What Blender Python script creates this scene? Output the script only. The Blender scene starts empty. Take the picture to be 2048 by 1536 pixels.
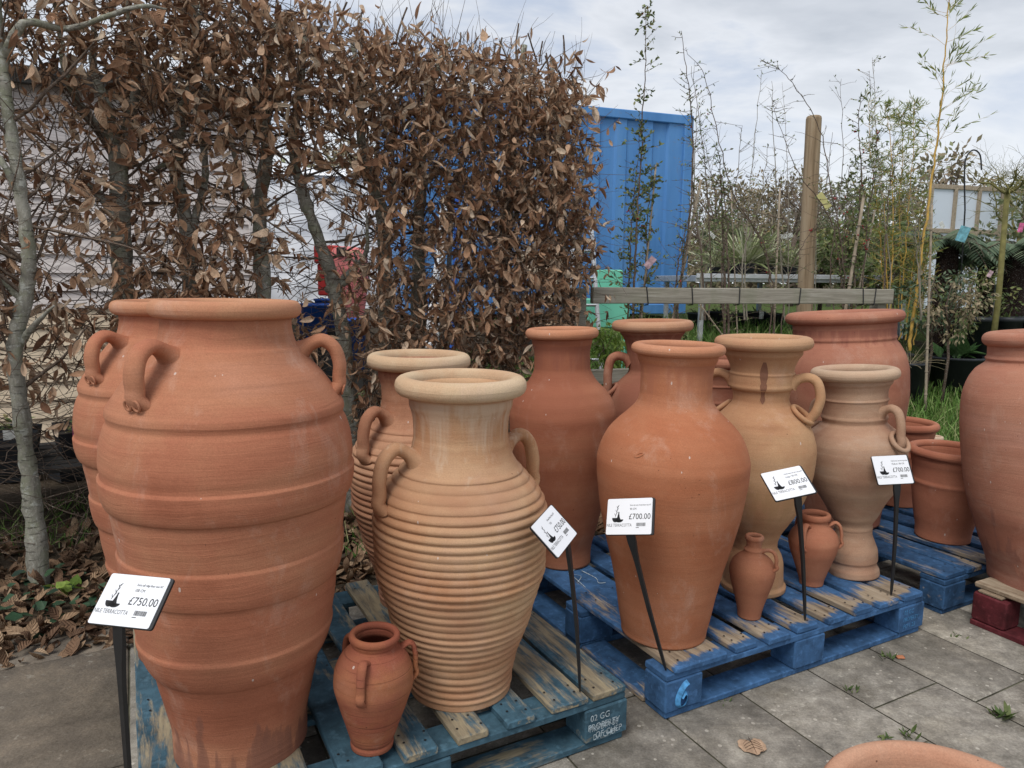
import bpy, math, random
import numpy as np
from mathutils import Vector, Matrix, Euler
R = math.radians
C = bpy.context.scene.collection
SC = bpy.context.scene
rnd = random.Random(7)
NP = np.random.RandomState(5)

# ------------------------------------------------------------------ camera, sky, sun, exposure
FPX, PITCH, ROLL, EYE = 1433.83, .1442, .0096, 1.2612
cd = bpy.data.cameras.new('camera'); cam = bpy.data.objects.new('camera', cd); C.objects.link(cam)
cd.sensor_width = 36; cd.lens = 36*FPX/2048; cd.clip_start = .05; cd.clip_end = 600
cam.matrix_world = Matrix.Translation((0, 0, EYE)) @ Matrix.Rotation(R(90)-PITCH, 4, 'X') @ Matrix.Rotation(ROLL, 4, 'Z')
SC.camera = cam

SUN_EL, SUN_AZ = 57, 208            # degrees; azimuth clockwise from +Y: behind and left of the camera
W = bpy.data.worlds.new('World'); SC.world = W; W.use_nodes = True
sl = bpy.data.lights.new('sun', 'SUN'); sl.energy = 2.0; sl.angle = R(28); sl.color = (1, .965, .91)
so = bpy.data.objects.new('sun', sl); C.objects.link(so)
so.rotation_euler = Vector((math.sin(R(SUN_AZ))*math.cos(R(SUN_EL)), math.cos(R(SUN_AZ))*math.cos(R(SUN_EL)), math.sin(R(SUN_EL)))).to_track_quat('Z', 'Y').to_euler()
SC.view_settings.view_transform = 'Standard'; SC.view_settings.look = 'None'
SC.view_settings.exposure = 0.22; SC.view_settings.gamma = 1
SC.render.engine = 'CYCLES'; SC.cycles.max_bounces = 6; SC.cycles.use_denoising = True

# ------------------------------------------------------------------ node helpers
def nd(nt, typ, props=None, **ins):
    n = nt.nodes.new('ShaderNode'+typ)
    for k, v in (props or {}).items(): setattr(n, k, v)
    for k, v in ins.items():
        k = k.replace('_', ' ')
        s = n.inputs[int(k[1:])] if k[0] == 'i' and k[1:].isdigit() else n.inputs[k]
        if isinstance(v, bpy.types.NodeSocket): nt.links.new(v, s)
        elif isinstance(v, bpy.types.Node): nt.links.new(v.outputs[0], s)
        else:
            if isinstance(v, tuple) and len(v) == 3 and s.type == 'RGBA': v = (*v, 1)
            s.default_value = v
    return n
def ramp(nt, fac, stops, interp='LINEAR'):
    n = nt.nodes.new('ShaderNodeValToRGB'); n.color_ramp.interpolation = interp
    nt.links.new(fac if isinstance(fac, bpy.types.NodeSocket) else fac.outputs[0], n.inputs[0])
    e = n.color_ramp.elements
    while len(e) < len(stops): e.new(.5)
    for el, (p, c) in zip(e, stops):
        el.position = p; el.color = (c, c, c, 1) if not isinstance(c, tuple) else (*c, 1)
    return n
def mp(nt, vec, scale, loc=(0, 0, 0)): return nd(nt, 'Mapping', Vector=vec, Scale=scale, Location=loc)
def noise(nt, vec, scale, detail=4, rough=.55, dist=0): return nd(nt, 'TexNoise', Vector=vec, Scale=scale, Detail=detail, Roughness=rough, Distortion=dist)
def mix(nt, f, a, b, mode='MIX'):
    n = nt.nodes.new('ShaderNodeMix'); n.data_type = 'RGBA'; n.blend_type = mode
    for v, s in ((f, n.inputs[0]), (a, n.inputs[6]), (b, n.inputs[7])):
        if isinstance(v, bpy.types.NodeSocket): nt.links.new(v, s)
        elif isinstance(v, bpy.types.Node): nt.links.new(v.outputs[0], s)
        else: s.default_value = (*v, 1) if isinstance(v, tuple) else v
    return n.outputs[2]
def ma(nt, op, a, b=0., c=None, clamp=False):
    n = nt.nodes.new('ShaderNodeMath'); n.operation = op; n.use_clamp = clamp
    for v, s in zip((a, b, c), n.inputs):
        if v is None: continue
        if isinstance(v, bpy.types.NodeSocket): nt.links.new(v, s)
        elif isinstance(v, bpy.types.Node): nt.links.new(v.outputs[0], s)
        else: s.default_value = v
    return n.outputs[0]
def newmat(name, rough=.8, spec=.3):
    m = bpy.data.materials.new(name); m.use_nodes = True; nt = m.node_tree
    b = nt.nodes['Principled BSDF']; b.inputs['Roughness'].default_value = rough; b.inputs['Specular IOR Level'].default_value = spec
    tc = nt.nodes.new('ShaderNodeTexCoord')
    return m, nt, b, tc.outputs['Object']
def bump(nt, b, h, strength, dist):
    n = nd(nt, 'Bump', Height=h, Strength=strength, Distance=dist); nt.links.new(n.outputs[0], b.inputs['Normal']); return n
def setc(nt, b, c): nt.links.new(c.outputs[0] if isinstance(c, bpy.types.Node) else c, b.inputs['Base Color'])

# sky: a Nishita sky under broken high cloud
nt = W.node_tree; bg = nt.nodes['Background']; bg.inputs[1].default_value = .1
sky = nt.nodes.new('ShaderNodeTexSky'); sky.sky_type = 'NISHITA'; sky.sun_disc = False
sky.sun_elevation = R(SUN_EL); sky.sun_rotation = R(SUN_AZ)
g = nt.nodes.new('ShaderNodeTexCoord').outputs['Generated']
sep = nd(nt, 'SeparateXYZ', Vector=g)
zc = ma(nt, 'ADD', ma(nt, 'MAXIMUM', sep.outputs[2], 0.), .22)
px = ma(nt, 'DIVIDE', sep.outputs[0], zc); py = ma(nt, 'DIVIDE', sep.outputs[1], zc)
cv = nd(nt, 'CombineXYZ', X=px, Y=py, Z=.3)
n1 = noise(nt, mp(nt, cv.outputs[0], (1, 1.5, 1), (.35, .2, 0)).outputs[0], 1.25, 6, .55, .25)
cl = ramp(nt, n1.outputs[0], [(.34, (4.2, 5.0, 6.5)), (.44, (5.2, 5.8, 6.9)), (.52, (7.2, 7.45, 7.9)), (.60, (6.0, 6.3, 6.8)), (.70, (4.6, 4.95, 5.5))])
hz = ramp(nt, sep.outputs[2], [(0.0, 1.), (.06, .8), (.30, 0.)])
cl2 = mix(nt, hz.outputs[0], cl, (8.2, 8.5, 8.9))
nt.links.new(mix(nt, .9, sky.outputs[0], cl2), bg.inputs[0])

# ------------------------------------------------------------------ pixel -> place
_c, _s, _cr, _sr = math.cos(PITCH), math.sin(PITCH), math.cos(ROLL), math.sin(ROLL)
def ray(px, py):
    u, v = (px-1024)/FPX, (py-768)/FPX
    u, v = _cr*u+_sr*v, -_sr*u+_cr*v
    return Vector((u, _c-v*_s, -_s-v*_c))
def at(px, py, z=0.):
    r = ray(px, py); return Vector((0, 0, EYE)) + r*((z-EYE)/r.z)
def atY(px, py, Y):
    r = ray(px, py); return Vector((0, 0, EYE)) + r*(Y/r.y)
def depth(p): return p[1]*_c-(p[2]-EYE)*_s
def proj(p):
    d = depth(p); up = p[1]*_s+(p[2]-EYE)*_c; u, v = p[0]/d, -up/d
    return 1024+FPX*(_cr*u-_sr*v), 768+FPX*(_sr*u+_cr*v)
def ss(a, b, x):
    t = min(1, max(0, (x-a)/(b-a))); return t*t*(3-2*t)
def gz(x, y): return .75*ss(5.2, 9.5, y)

# ------------------------------------------------------------------ object helpers
def link(name, me, mats, parent=None, loc=None):
    o = bpy.data.objects.new(name, me); C.objects.link(o)
    for m in (mats if isinstance(mats, (list, tuple)) else [mats]): me.materials.append(m)
    if parent is not None: o.parent = parent
    if loc is not None: o.location = loc
    return o
def tag(o, label=None, cat=None, group=None, kind=None):
    if label: o['label'] = label
    if cat: o['category'] = cat
    if group: o['group'] = group
    if kind: o['kind'] = kind
    return o
def thing(name, label, cat, loc=(0, 0, 0), rot=None, group=None):
    o = bpy.data.objects.new(name, None); C.objects.link(o); o.location = loc; o.empty_display_size = .1
    if rot is not None: o.rotation_euler = rot
    return tag(o, label, cat, group)
def copy_tree(o, parent=None):
    c = o.copy(); C.objects.link(c)
    if parent is not None: c.parent = parent
    for ch in list(o.children): copy_tree(ch, c)
    return c
def fastmesh(V, Q, smooth=True, uv=None, tint=None, midx=None):
    """V (n,3), Q (m,k) uniform faces"""
    me = bpy.data.meshes.new('m'); V = np.asarray(V, 'f'); Q = np.asarray(Q, 'i'); k = Q.shape[1]
    me.vertices.add(len(V)); me.vertices.foreach_set('co', V.ravel())
    me.loops.add(Q.size); me.loops.foreach_set('vertex_index', Q.ravel())
    me.polygons.add(len(Q)); me.polygons.foreach_set('loop_start', np.arange(0, Q.size, k, dtype='i'))
    if smooth: me.polygons.foreach_set('use_smooth', np.ones(len(Q), dtype=bool))
    if midx is not None: me.polygons.foreach_set('material_index', np.asarray(midx, 'i'))
    if uv is not None:
        l = me.uv_layers.new(name='UVMap'); l.data.foreach_set('uv', np.asarray(uv, 'f')[Q.ravel()].ravel())
    if tint is not None:
        a = me.attributes.new('tint', 'FLOAT', 'POINT'); a.data.foreach_set('value', np.asarray(tint, 'f'))
    me.update(calc_edges=True); me.validate(); return me
class MB:
    def __init__(s): s.v = []; s.f = []; s.mi = []
    def add(s, vs, fs, mi=0):
        b = len(s.v); s.v += [tuple(v) for v in vs]; s.f += [tuple(i+b for i in f) for f in fs]; s.mi += [mi]*len(fs); return s
    def box(s, lo, hi, mi=0, M=None):
        x0, y0, z0 = lo; x1, y1, z1 = hi
        vs = [Vector(p) for p in ((x0,y0,z0),(x1,y0,z0),(x1,y1,z0),(x0,y1,z0),(x0,y0,z1),(x1,y0,z1),(x1,y1,z1),(x0,y1,z1))]
        if M is not None: vs = [M @ v for v in vs]
        return s.add(vs, [(0,3,2,1),(4,5,6,7),(0,1,5,4),(1,2,6,5),(2,3,7,6),(3,0,4,7)], mi)
    def rbox(s, lo, hi, b=.004, mi=0, jit=0, M=None, nseg=1):
        """box with chamfered edges, slightly uneven, split along its longest side"""
        lo = Vector(lo); hi = Vector(hi); d = hi-lo; ax = max(range(3), key=lambda i: d[i]); a1, a2 = [i for i in range(3) if i != ax]
        ring = [(-1, -1, 1, 0), (1, -1, -1, 0), (1, -1, 0, 1), (1, 1, 0, -1), (1, 1, -1, 0), (-1, 1, 1, 0), (-1, 1, 0, -1), (-1, -1, 0, 1)]
        c = (lo+hi)/2; rows = []
        ts = [0, b] + [d[ax]*(i+1)/(nseg+1) for i in range(nseg)] + [d[ax]-b, d[ax]]
        for i, t in enumerate(ts):
            end = i in (0, len(ts)-1); row = []; j1, j2 = rnd.gauss(0, jit), rnd.gauss(0, jit)
            for sx, sy, bx, by in ring:
                p = Vector((0, 0, 0)); p[ax] = lo[ax]+t
                ins = b if end else 0
                p[a1] = c[a1]+sx*(d[a1]/2-ins)+bx*b+j1+rnd.gauss(0, jit*.5); p[a2] = c[a2]+sy*(d[a2]/2-ins)+by*b+j2*.4+rnd.gauss(0, jit*.3)
                row.append(M @ p if M is not None else p)
            rows.append(row)
        vs = [p for r in rows for p in r]; fs = []
        for i in range(len(rows)-1):
            for j in range(8):
                k = (j+1) % 8; fs.append((i*8+j, i*8+k, i*8+8+k, i*8+8+j))
        fs.append(tuple(range(7, -1, -1))); n = len(rows)-1; fs.append(tuple(n*8+j for j in range(8)))
        return s.add(vs, fs, mi)
    def tube(s, pts, rad, k=8, mi=0, cap=True):
        pts = [Vector(p) for p in pts]; n = len(pts); rows = []; up = None
        for i, p in enumerate(pts):
            t = (pts[min(i+1, n-1)]-pts[max(i-1, 0)]).normalized()
            if up is None: up = t.orthogonal().normalized()
            up = (up-t*up.dot(t)).normalized(); sd = t.cross(up)
            r = rad[i] if isinstance(rad, (list, tuple)) else rad
            r1, r2 = r if isinstance(r, tuple) else (r, r)
            rows.append([p+up*math.cos(2*math.pi*j/k)*r1+sd*math.sin(2*math.pi*j/k)*r2 for j in range(k)])
        fs = [(i*k+j, i*k+(j+1) % k, i*k+k+(j+1) % k, i*k+k+j) for i in range(n-1) for j in range(k)]
        if cap: fs += [tuple(range(k-1, -1, -1)), tuple((n-1)*k+j for j in range(k))]
        return s.add([v for r in rows for v in r], fs, mi)
    def lathe(s, prof, k=48, mi=0, c=(0, 0, 0), wob=0.):
        n = len(prof); vs = []
        ph = [rnd.uniform(0, 6.28) for _ in range(4)]
        for r, z in prof:
            for j in range(k):
                a = 2*math.pi*j/k
                w = 1+wob*(math.sin(2*a+ph[0]+z*3)+.6*math.sin(3*a+ph[1]-z*5)+.35*math.sin(5*a+ph[2]+z*9))
                vs.append((c[0]+r*w*math.cos(a), c[1]+r*w*math.sin(a), c[2]+z))
        fs = [(i*k+j, i*k+(j+1) % k, i*k+k+(j+1) % k, i*k+k+j) for i in range(n-1) for j in range(k)]
        return s.add(vs, fs, mi)
    def disc(s, c, r, k=16, mi=0, n=(0, 0, 1)):
        q = Vector(n).to_track_quat('Z', 'Y'); c = Vector(c)
        return s.add([c+q @ Vector((r*math.cos(2*math.pi*j/k), r*math.sin(2*math.pi*j/k), 0)) for j in range(k)], [tuple(range(k))], mi)
    def build(s, name, mats, parent=None, smooth=False, loc=None):
        me = bpy.data.meshes.new(name); me.from_pydata(s.v, [], s.f); me.update()
        me.polygons.foreach_set('material_index', s.mi)
        if smooth: me.polygons.foreach_set('use_smooth', [True]*len(s.f))
        return link(name, me, mats, parent, loc)
def catmull(P, n=6):
    P = [Vector(p) for p in P]; out = []
    for i in range(len(P)-1):
        a, b, c, d = P[max(i-1, 0)], P[i], P[i+1], P[min(i+2, len(P)-1)]
        for j in range(n):
            t = j/n; out.append(.5*((2*b)+(c-a)*t+(2*a-5*b+4*c-d)*t*t+(3*b-3*c+d-a)*t**3))
    out.append(P[-1]); return out
def tubes(T, k=4):
    """many thin tubes in one mesh; T = [(pts (n,3), radii)]"""
    V = []; Q = []; b = 0
    ca = np.cos(np.arange(k)*2*np.pi/k)[None, :, None]; sa = np.sin(np.arange(k)*2*np.pi/k)[None, :, None]
    for pts, rad in T:
        p = np.asarray(pts, float); n = len(p); r = np.broadcast_to(np.asarray(rad, float), (n,))[:, None, None]
        t = np.gradient(p, axis=0); t /= np.linalg.norm(t, axis=1)[:, None]+1e-9
        ref = np.array([.3, .2, 1.]) if abs(t[0, 2]) < .8 else np.array([1., .3, 0])
        u = np.cross(t, ref); u /= np.linalg.norm(u, axis=1)[:, None]+1e-9; w = np.cross(t, u)
        V.append((p[:, None, :]+r*(ca*u[:, None, :]+sa*w[:, None, :])).reshape(-1, 3))
        i, j = np.meshgrid(np.arange(n-1), np.arange(k), indexing='ij'); j2 = (j+1) % k
        Q.append(np.stack([b+i*k+j, b+i*k+j2, b+i*k+k+j2, b+i*k+k+j], -1).reshape(-1, 4)); b += n*k
    return fastmesh(np.concatenate(V), np.concatenate(Q))
def unit(a): return a/(np.linalg.norm(a, axis=-1, keepdims=True)+1e-9)
def leaves(P, D, N, L, wid=.45, curl=.3, fold=.5, roll=0., nu=5, tint=None, pw=.8):
    """leaf surfaces grown in one mesh: base P, direction D, facing N, length L"""
    P, D, N = (np.asarray(a, float) for a in (P, D, N)); n = len(P); D = unit(D); N = unit(N-D*(N*D).sum(1, keepdims=True)); S = np.cross(D, N)
    L = np.broadcast_to(np.asarray(L, float), (n,)); cu = np.broadcast_to(np.asarray(curl, float), (n,)); fo = np.broadcast_to(np.asarray(fold, float), (n,))
    t = np.linspace(0, 1, nu+1); w = np.sin(np.pi*np.clip(t, 0, 1)**pw)*wid*.5; w[0] = .02*wid; w[-1] = .01
    ang = cu[:, None]*t[None]*1.6
    al = np.cumsum(np.concatenate([np.zeros((n, 1)), np.cos(ang[:, 1:])/nu], 1), 1); up = np.cumsum(np.concatenate([np.zeros((n, 1)), np.sin(ang[:, 1:])/nu], 1), 1)
    mid = P[:, None]+L[:, None, None]*(al[..., None]*D[:, None]+up[..., None]*N[:, None])
    V = np.zeros((n, nu+1, 3, 3)); V[:, :, 1] = mid
    for k, sg in ((0, -1), (2, 1)):
        V[:, :, k] = mid+(L[:, None]*w[None])[..., None]*(sg*np.cos(fo)[:, None, None]*S[:, None]+np.sin(fo)[:, None, None]*N[:, None])
    i, j = np.meshgrid(np.arange(nu), np.arange(2), indexing='ij')
    q = np.stack([i*3+j, i*3+j+1, i*3+j+4, i*3+j+3], -1).reshape(-1, 4); nv = (nu+1)*3
    Q = (q[None]+(np.arange(n)*nv)[:, None, None]).reshape(-1, 4)
    uv = np.stack(np.broadcast_arrays(np.array([-1., 0, 1])[None, :], t[:, None]), -1).reshape(1, nv, 2)*np.array([.5, 1.])+np.array([.5, 0])
    uv = np.broadcast_to(uv, (n, nv, 2)).reshape(-1, 2)
    tn = NP.rand(n) if tint is None else np.asarray(tint)
    return fastmesh(V.reshape(-1, 3), Q, uv=uv, tint=np.repeat(tn, nv))

# ------------------------------------------------------------------ materials
def flat(name, col, rough=.7, var=.15, scale=8, bmp=0, spec=.3, metal=0.):
    m, nt, b, v = newmat(name, rough, spec)
    n = noise(nt, v, scale, 5)
    f = ramp(nt, n.outputs[0], [(.3, 1-var), (.7, 1+var)])
    setc(nt, b, mix(nt, 1., col, f.outputs[0], 'MULTIPLY')); b.inputs['Metallic'].default_value = metal
    if bmp: bump(nt, b, noise(nt, v, scale*12, 4).outputs[0], bmp, .003)
    return m
def terracotta(name, base, alt, amt=.5, dark=None, pale=None, stain=None, drip=None, ring=1., seed=0., zmax=1., lines=0., film=0.):
    """base/alt clay tones, wheel marks, pits; stain=(z0,z1,colour) flame-shaped damp marks from below; drip=(z0,z1,colour) runs from above"""
    m, nt, b, v = newmat(name, .86, .18)
    sh = mp(nt, v, (1, 1, 1), (seed*3.1, seed*1.7, seed*.9)).outputs[0]
    wv = noise(nt, sh, 2.6, 3); wz = nd(nt, 'CombineXYZ', Z=ma(nt, 'MULTIPLY', ma(nt, 'SUBTRACT', wv.outputs[0], .5), .06))
    sw = nd(nt, 'VectorMath', {'operation': 'ADD'}, i0=sh, i1=wz.outputs[0]).outputs[0]
    band = noise(nt, mp(nt, sw, (1.2, 1.2, 8)).outputs[0], 1., 4)
    rings = noise(nt, mp(nt, sw, (1.6, 1.6, 46)).outputs[0], 1., 8, .66)
    fine = noise(nt, mp(nt, sw, (9, 9, 240)).outputs[0], 1., 4, .6)
    blot = noise(nt, sh, 3.6, 7, .66, .5); big = noise(nt, sh, 1.5, 4, .55, .3)
    grain = noise(nt, sh, 330, 3, .7)
    f = ma(nt, 'ADD', ma(nt, 'MULTIPLY', blot.outputs[0], .65), ma(nt, 'MULTIPLY', band.outputs[0], .55))
    dk = tuple(a_*k_ for a_, k_ in zip(base, (.80, .74, .72))); lt = tuple(min(.7, a_*1.06+k_) for a_, k_ in zip(alt, (.015, .025, .03)))
    col = ramp(nt, f, [(.42, dk), (.58-.08*amt, base), (.70-.06*amt, alt), (.82, lt)]).outputs[0]
    col = mix(nt, ma(nt, 'MULTIPLY', ramp(nt, big.outputs[0], [(.50, 0.), (.72, 1.)]).outputs[0], .38), col, tuple(a_*k_ for a_, k_ in zip(base, (.72, .66, .66))))
    blm = noise(nt, mp(nt, sh, (4, 4, 2.2)).outputs[0], 1.6, 8, .74, .4)
    col = mix(nt, ma(nt, 'MULTIPLY', ramp(nt, blm.outputs[0], [(.54, 0.), (.74, 1.)]).outputs[0], .40), col, (.58, .41, .32))
    rr = ramp(nt, rings.outputs[0], [(.3, 1-.17*ring), (.5, 1.), (.7, 1+.11*ring)]); col = mix(nt, ramp(nt, band.outputs[0], [(.35, .3), (.65, 1.)]).outputs[0], col, mix(nt, 1., col, rr.outputs[0], 'MULTIPLY'))
    gg = ramp(nt, grain.outputs[0], [(.3, .86), (.72, 1.13)]); col = mix(nt, 1., col, gg.outputs[0], 'MULTIPLY')
    z = nd(nt, 'SeparateXYZ', Vector=v).outputs[2]
    vert = noise(nt, mp(nt, sh, (19, 19, .9)).outputs[0], 1., 3, .6).outputs[0]
    vert2 = noise(nt, mp(nt, sh, (48, 48, 2.2)).outputs[0], 1., 3, .6).outputs[0]
    if dark:
        cl = noise(nt, sh, 2.1, 4, .6, .3); col = mix(nt, ma(nt, 'MULTIPLY', ramp(nt, cl.outputs[0], [(.46, 0.), (.66, 1.)]).outputs[0], .7), col, dark)
    if stain:
        z0, z1, sc = stain
        h = nd(nt, 'MapRange', Value=z, From_Min=z0, From_Max=z1).outputs[0]
        k = ma(nt, 'SUBTRACT', ma(nt, 'ADD', vert, ma(nt, 'MULTIPLY', ma(nt, 'SUBTRACT', vert2, .5), .35)), ma(nt, 'MULTIPLY', h, .34))
        col = mix(nt, ma(nt, 'MULTIPLY', ma(nt, 'MULTIPLY', ramp(nt, k, [(.35, 0.), (.385, .75), (.48, 1.)]).outputs[0], .72), ramp(nt, h, [(.7, 1.), (.97, 0.)]).outputs[0]), col, sc)
    if drip:
        z0, z1, sc = drip
        h = nd(nt, 'MapRange', Value=z, From_Min=z1, From_Max=z0).outputs[0]
        k = ma(nt, 'SUBTRACT', ma(nt, 'ADD', ma(nt, 'MULTIPLY', vert2, .65), ma(nt, 'MULTIPLY', vert, .35)), ma(nt, 'MULTIPLY', ma(nt, 'ABSOLUTE', h), .30))
        win = ramp(nt, h, [(.0, 0.), (.02, 1.), (.93, 1.), (1., 0.)])
        col = mix(nt, ma(nt, 'MULTIPLY', ma(nt, 'MULTIPLY', ramp(nt, k, [(.34, 0.), (.48, 1.)]).outputs[0], .7), win.outputs[0]), col, sc)
    if pale:
        pn = noise(nt, mp(nt, sh, (5, 5, 14)).outputs[0], 1., 6, .7); col = mix(nt, ma(nt, 'MULTIPLY', ramp(nt, pn.outputs[0], [(.52, 0.), (.75, 1.)]).outputs[0], .6), col, pale)
    # salt flecks, pits and scrape lines
    vo = nd(nt, 'TexVoronoi', Vector=sh, Scale=55.); pit = ma(nt, 'LESS_THAN', vo.outputs['Distance'], ma(nt, 'MULTIPLY', nd(nt, 'SeparateXYZ', Vector=vo.outputs['Color']).outputs[0], .11))
    sel = ma(nt, 'GREATER_THAN', nd(nt, 'SeparateXYZ', Vector=vo.outputs['Color']).outputs[1], .86); pit = ma(nt, 'MULTIPLY', pit, sel)
    vo2 = nd(nt, 'TexVoronoi', Vector=mp(nt, sh, (60, 60, 26)).outputs[0], Scale=1.); fl = ma(nt, 'LESS_THAN', vo2.outputs['Distance'], ma(nt, 'MULTIPLY', nd(nt, 'SeparateXYZ', Vector=vo2.outputs['Color']).outputs[0], .16))
    fl = ma(nt, 'MULTIPLY', fl, ma(nt, 'GREATER_THAN', nd(nt, 'SeparateXYZ', Vector=vo2.outputs['Color']).outputs[2], .93))
    col = mix(nt, ma(nt, 'MULTIPLY', pit, .75), col, (.07, .03, .02)); col = mix(nt, ma(nt, 'MULTIPLY', fl, .7), col, (.62, .55, .5))
    h = ma(nt, 'ADD', ma(nt, 'MULTIPLY', rings.outputs[0], .55*ring), ma(nt, 'MULTIPLY', fine.outputs[0], .22*ring))
    if lines:
        ln = noise(nt, mp(nt, sh, (2, 2, 150)).outputs[0], 1., 2, .4)
        lf = ramp(nt, ln.outputs[0], [(.34, 1.), (.40, 0.)]); col = mix(nt, ma(nt, 'MULTIPLY', lf.outputs[0], .45*lines), col, (.10, .035, .02))
        h = ma(nt, 'SUBTRACT', h, ma(nt, 'MULTIPLY', lf.outputs[0], .8*lines))
    h = ma(nt, 'ADD', h, ma(nt, 'MULTIPLY', grain.outputs[0], .16)); h = ma(nt, 'SUBTRACT', h, ma(nt, 'MULTIPLY', pit, .7))
    setc(nt, b, col); bump(nt, b, h, .55, .006)
    nt.links.new(ramp(nt, blot.outputs[0], [(.3, .78), (.7, .93)]).outputs[0], b.inputs['Roughness'])
    return m
def leafmat(name, cols, rib=0., rough=.65, trans=.25, ribn=60):
    m, nt, b, v = newmat(name, rough, .25)
    a = nd(nt, 'Attribute', {'attribute_name': 'tint'}).outputs['Fac']
    n = len(cols); col = ramp(nt, a, [(i/(n-1) if n > 1 else 0, c) for i, c in enumerate(cols)]).outputs[0]
    nz = noise(nt, v, 60, 3); col = mix(nt, 1., col, ramp(nt, nz.outputs[0], [(.3, .75), (.7, 1.2)]).outputs[0], 'MULTIPLY')
    if rib:
        uv = nd(nt, 'UVMap').outputs[0]; s = nd(nt, 'SeparateXYZ', Vector=uv); du = ma(nt, 'ABSOLUTE', ma(nt, 'SUBTRACT', s.outputs[0], .5))
        w = ma(nt, 'SINE', ma(nt, 'MULTIPLY', ma(nt, 'SUBTRACT', s.outputs[1], ma(nt, 'MULTIPLY', du, .45)), float(ribn)))
        bump(nt, b, w, rib, .004)
    setc(nt, b, col)
    if trans:
        t = nd(nt, 'BsdfTranslucent', Color=col); mx = nd(nt, 'MixShader', Fac=trans); out = nt.nodes['Material Output']
        nt.links.new(b.outputs[0], mx.inputs[1]); nt.links.new(t.outputs[0], mx.inputs[2]); nt.links.new(mx.outputs[0], out.inputs[0])
    return m
def bark(name, c1, c2, sc=30, moss=None):
    m, nt, b, v = newmat(name, .92, .12)
    n = noise(nt, mp(nt, v, (1, 1, .5)).outputs[0], sc, 7, .7, .6); col = ramp(nt, n.outputs[0], [(.30, c1), (.50, tuple((p+q)/2 for p, q in zip(c1, c2))), (.66, c2)]).outputs[0]
    ln = noise(nt, mp(nt, v, (14, 14, 110)).outputs[0], 1., 4, .6); lf = ramp(nt, ln.outputs[0], [(.60, 0.), (.66, 1.)]).outputs[0]
    if moss:
        k = noise(nt, v, 9, 6, .7); col = mix(nt, ramp(nt, k.outputs[0], [(.47, 0.), (.60, .8)]).outputs[0], col, moss)
        k2 = noise(nt, mp(nt, v, (1, 1, 1), (3, 5, 1)).outputs[0], 26, 6, .7); col = mix(nt, ramp(nt, k2.outputs[0], [(.55, 0.), (.63, .8)]).outputs[0], col, (.46, .47, .42))
    col = mix(nt, ma(nt, 'MULTIPLY', lf, .55), col, tuple(a_*.6 for a_ in c1))
    spk = noise(nt, v, 150, 3); col = mix(nt, ramp(nt, spk.outputs[0], [(.60, 0.), (.70, .6)]).outputs[0], col, (.50, .50, .45))
    setc(nt, b, col); bump(nt, b, ma(nt, 'SUBTRACT', n.outputs[0], ma(nt, 'MULTIPLY', lf, .5)), .9, .012); return m
def paintwood(name, paint, woods, axis='y', bare=.5, endwear=0., seed=0.):
    """painted timber worn back to grey wood along the grain"""
    m, nt, b, v = newmat(name, .8, .25)
    sc = {'x': (2.2, 22, 22), 'y': (22, 2.2, 22), 'z': (22, 22, 2.2)}[axis]; gs = tuple(a*6 for a in sc)
    sh = mp(nt, v, (1, 1, 1), (seed, seed*.7, seed*.3)).outputs[0]
    big = noise(nt, mp(nt, sh, tuple(a*.22+.8 for a in sc)).outputs[0], 1., 7, .68, .6)
    grain = noise(nt, mp(nt, sh, gs).outputs[0], .4, 6, .7, .3)
    wood = ramp(nt, ma(nt, 'ADD', ma(nt, 'MULTIPLY', grain.outputs[0], .7), ma(nt, 'MULTIPLY', noise(nt, sh, 7, 5).outputs[0], .35)), [(.33, woods[0]), (.52, woods[1]), (.70, woods[2])]).outputs[0]
    pt = mix(nt, 1., paint, ramp(nt, noise(nt, sh, 14, 6, .7).outputs[0], [(.28, .45), (.5, 1.), (.75, 1.6)]).outputs[0], 'MULTIPLY')
    pt = mix(nt, ma(nt, 'MULTIPLY', ramp(nt, noise(nt, sh, 45, 5).outputs[0], [(.56, 0.), (.68, 1.)]).outputs[0], .35), pt, tuple(min(.6, a*2.3+.02) for a in paint))
    k = ma(nt, 'ADD', ma(nt, 'MULTIPLY', big.outputs[0], .8), ma(nt, 'MULTIPLY', grain.outputs[0], .3))
    if endwear:
        y = nd(nt, 'SeparateXYZ', Vector=v).outputs[1]
        e = nd(nt, 'MapRange', Value=y, From_Min=.05, From_Max=.22, To_Min=endwear, To_Max=0.).outputs[0]
        e2 = nd(nt, 'MapRange', Value=y, From_Min=0., From_Max=.045, To_Min=.0, To_Max=1.).outputs[0]
        k = ma(nt, 'ADD', k, ma(nt, 'MULTIPLY', e, e2))
    f = ramp(nt, k, [(.60-.13*(bare-.5)*2-.02, 0.), (.60-.13*(bare-.5)*2+.05, 1.)]).outputs[0]
    setc(nt, b, mix(nt, f, pt, wood)); bump(nt, b, ma(nt, 'ADD', grain.outputs[0], ma(nt, 'MULTIPLY', f, -.4)), .5, .004)
    return m
M = {}
CLAY = (.44, .190, .108); CLAY2 = (.47, .235, .135)
M['trunk'] = bark('hornbeam_bark', (.15, .14, .115), (.38, .365, .31), 24, (.25, .26, .18))
M['twig'] = bark('twig_bark', (.085, .058, .046), (.19, .145, .11), 40)
M['dryleaf'] = leafmat('dry_hornbeam_leaf', [(.20, .10, .058), (.48, .275, .165), (.68, .465, .31), (.80, .64, .48)], .55, .7, .28, 62)
M['litter'] = leafmat('leaf_litter', [(.08, .045, .028), (.17, .10, .06), (.29, .19, .115), (.40, .29, .19)], .5, .85, 0., 40)
M['ivy'] = leafmat('ivy_leaf', [(.018, .040, .024), (.03, .07, .035), (.05, .095, .05)], 0, .4, .1)
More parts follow.
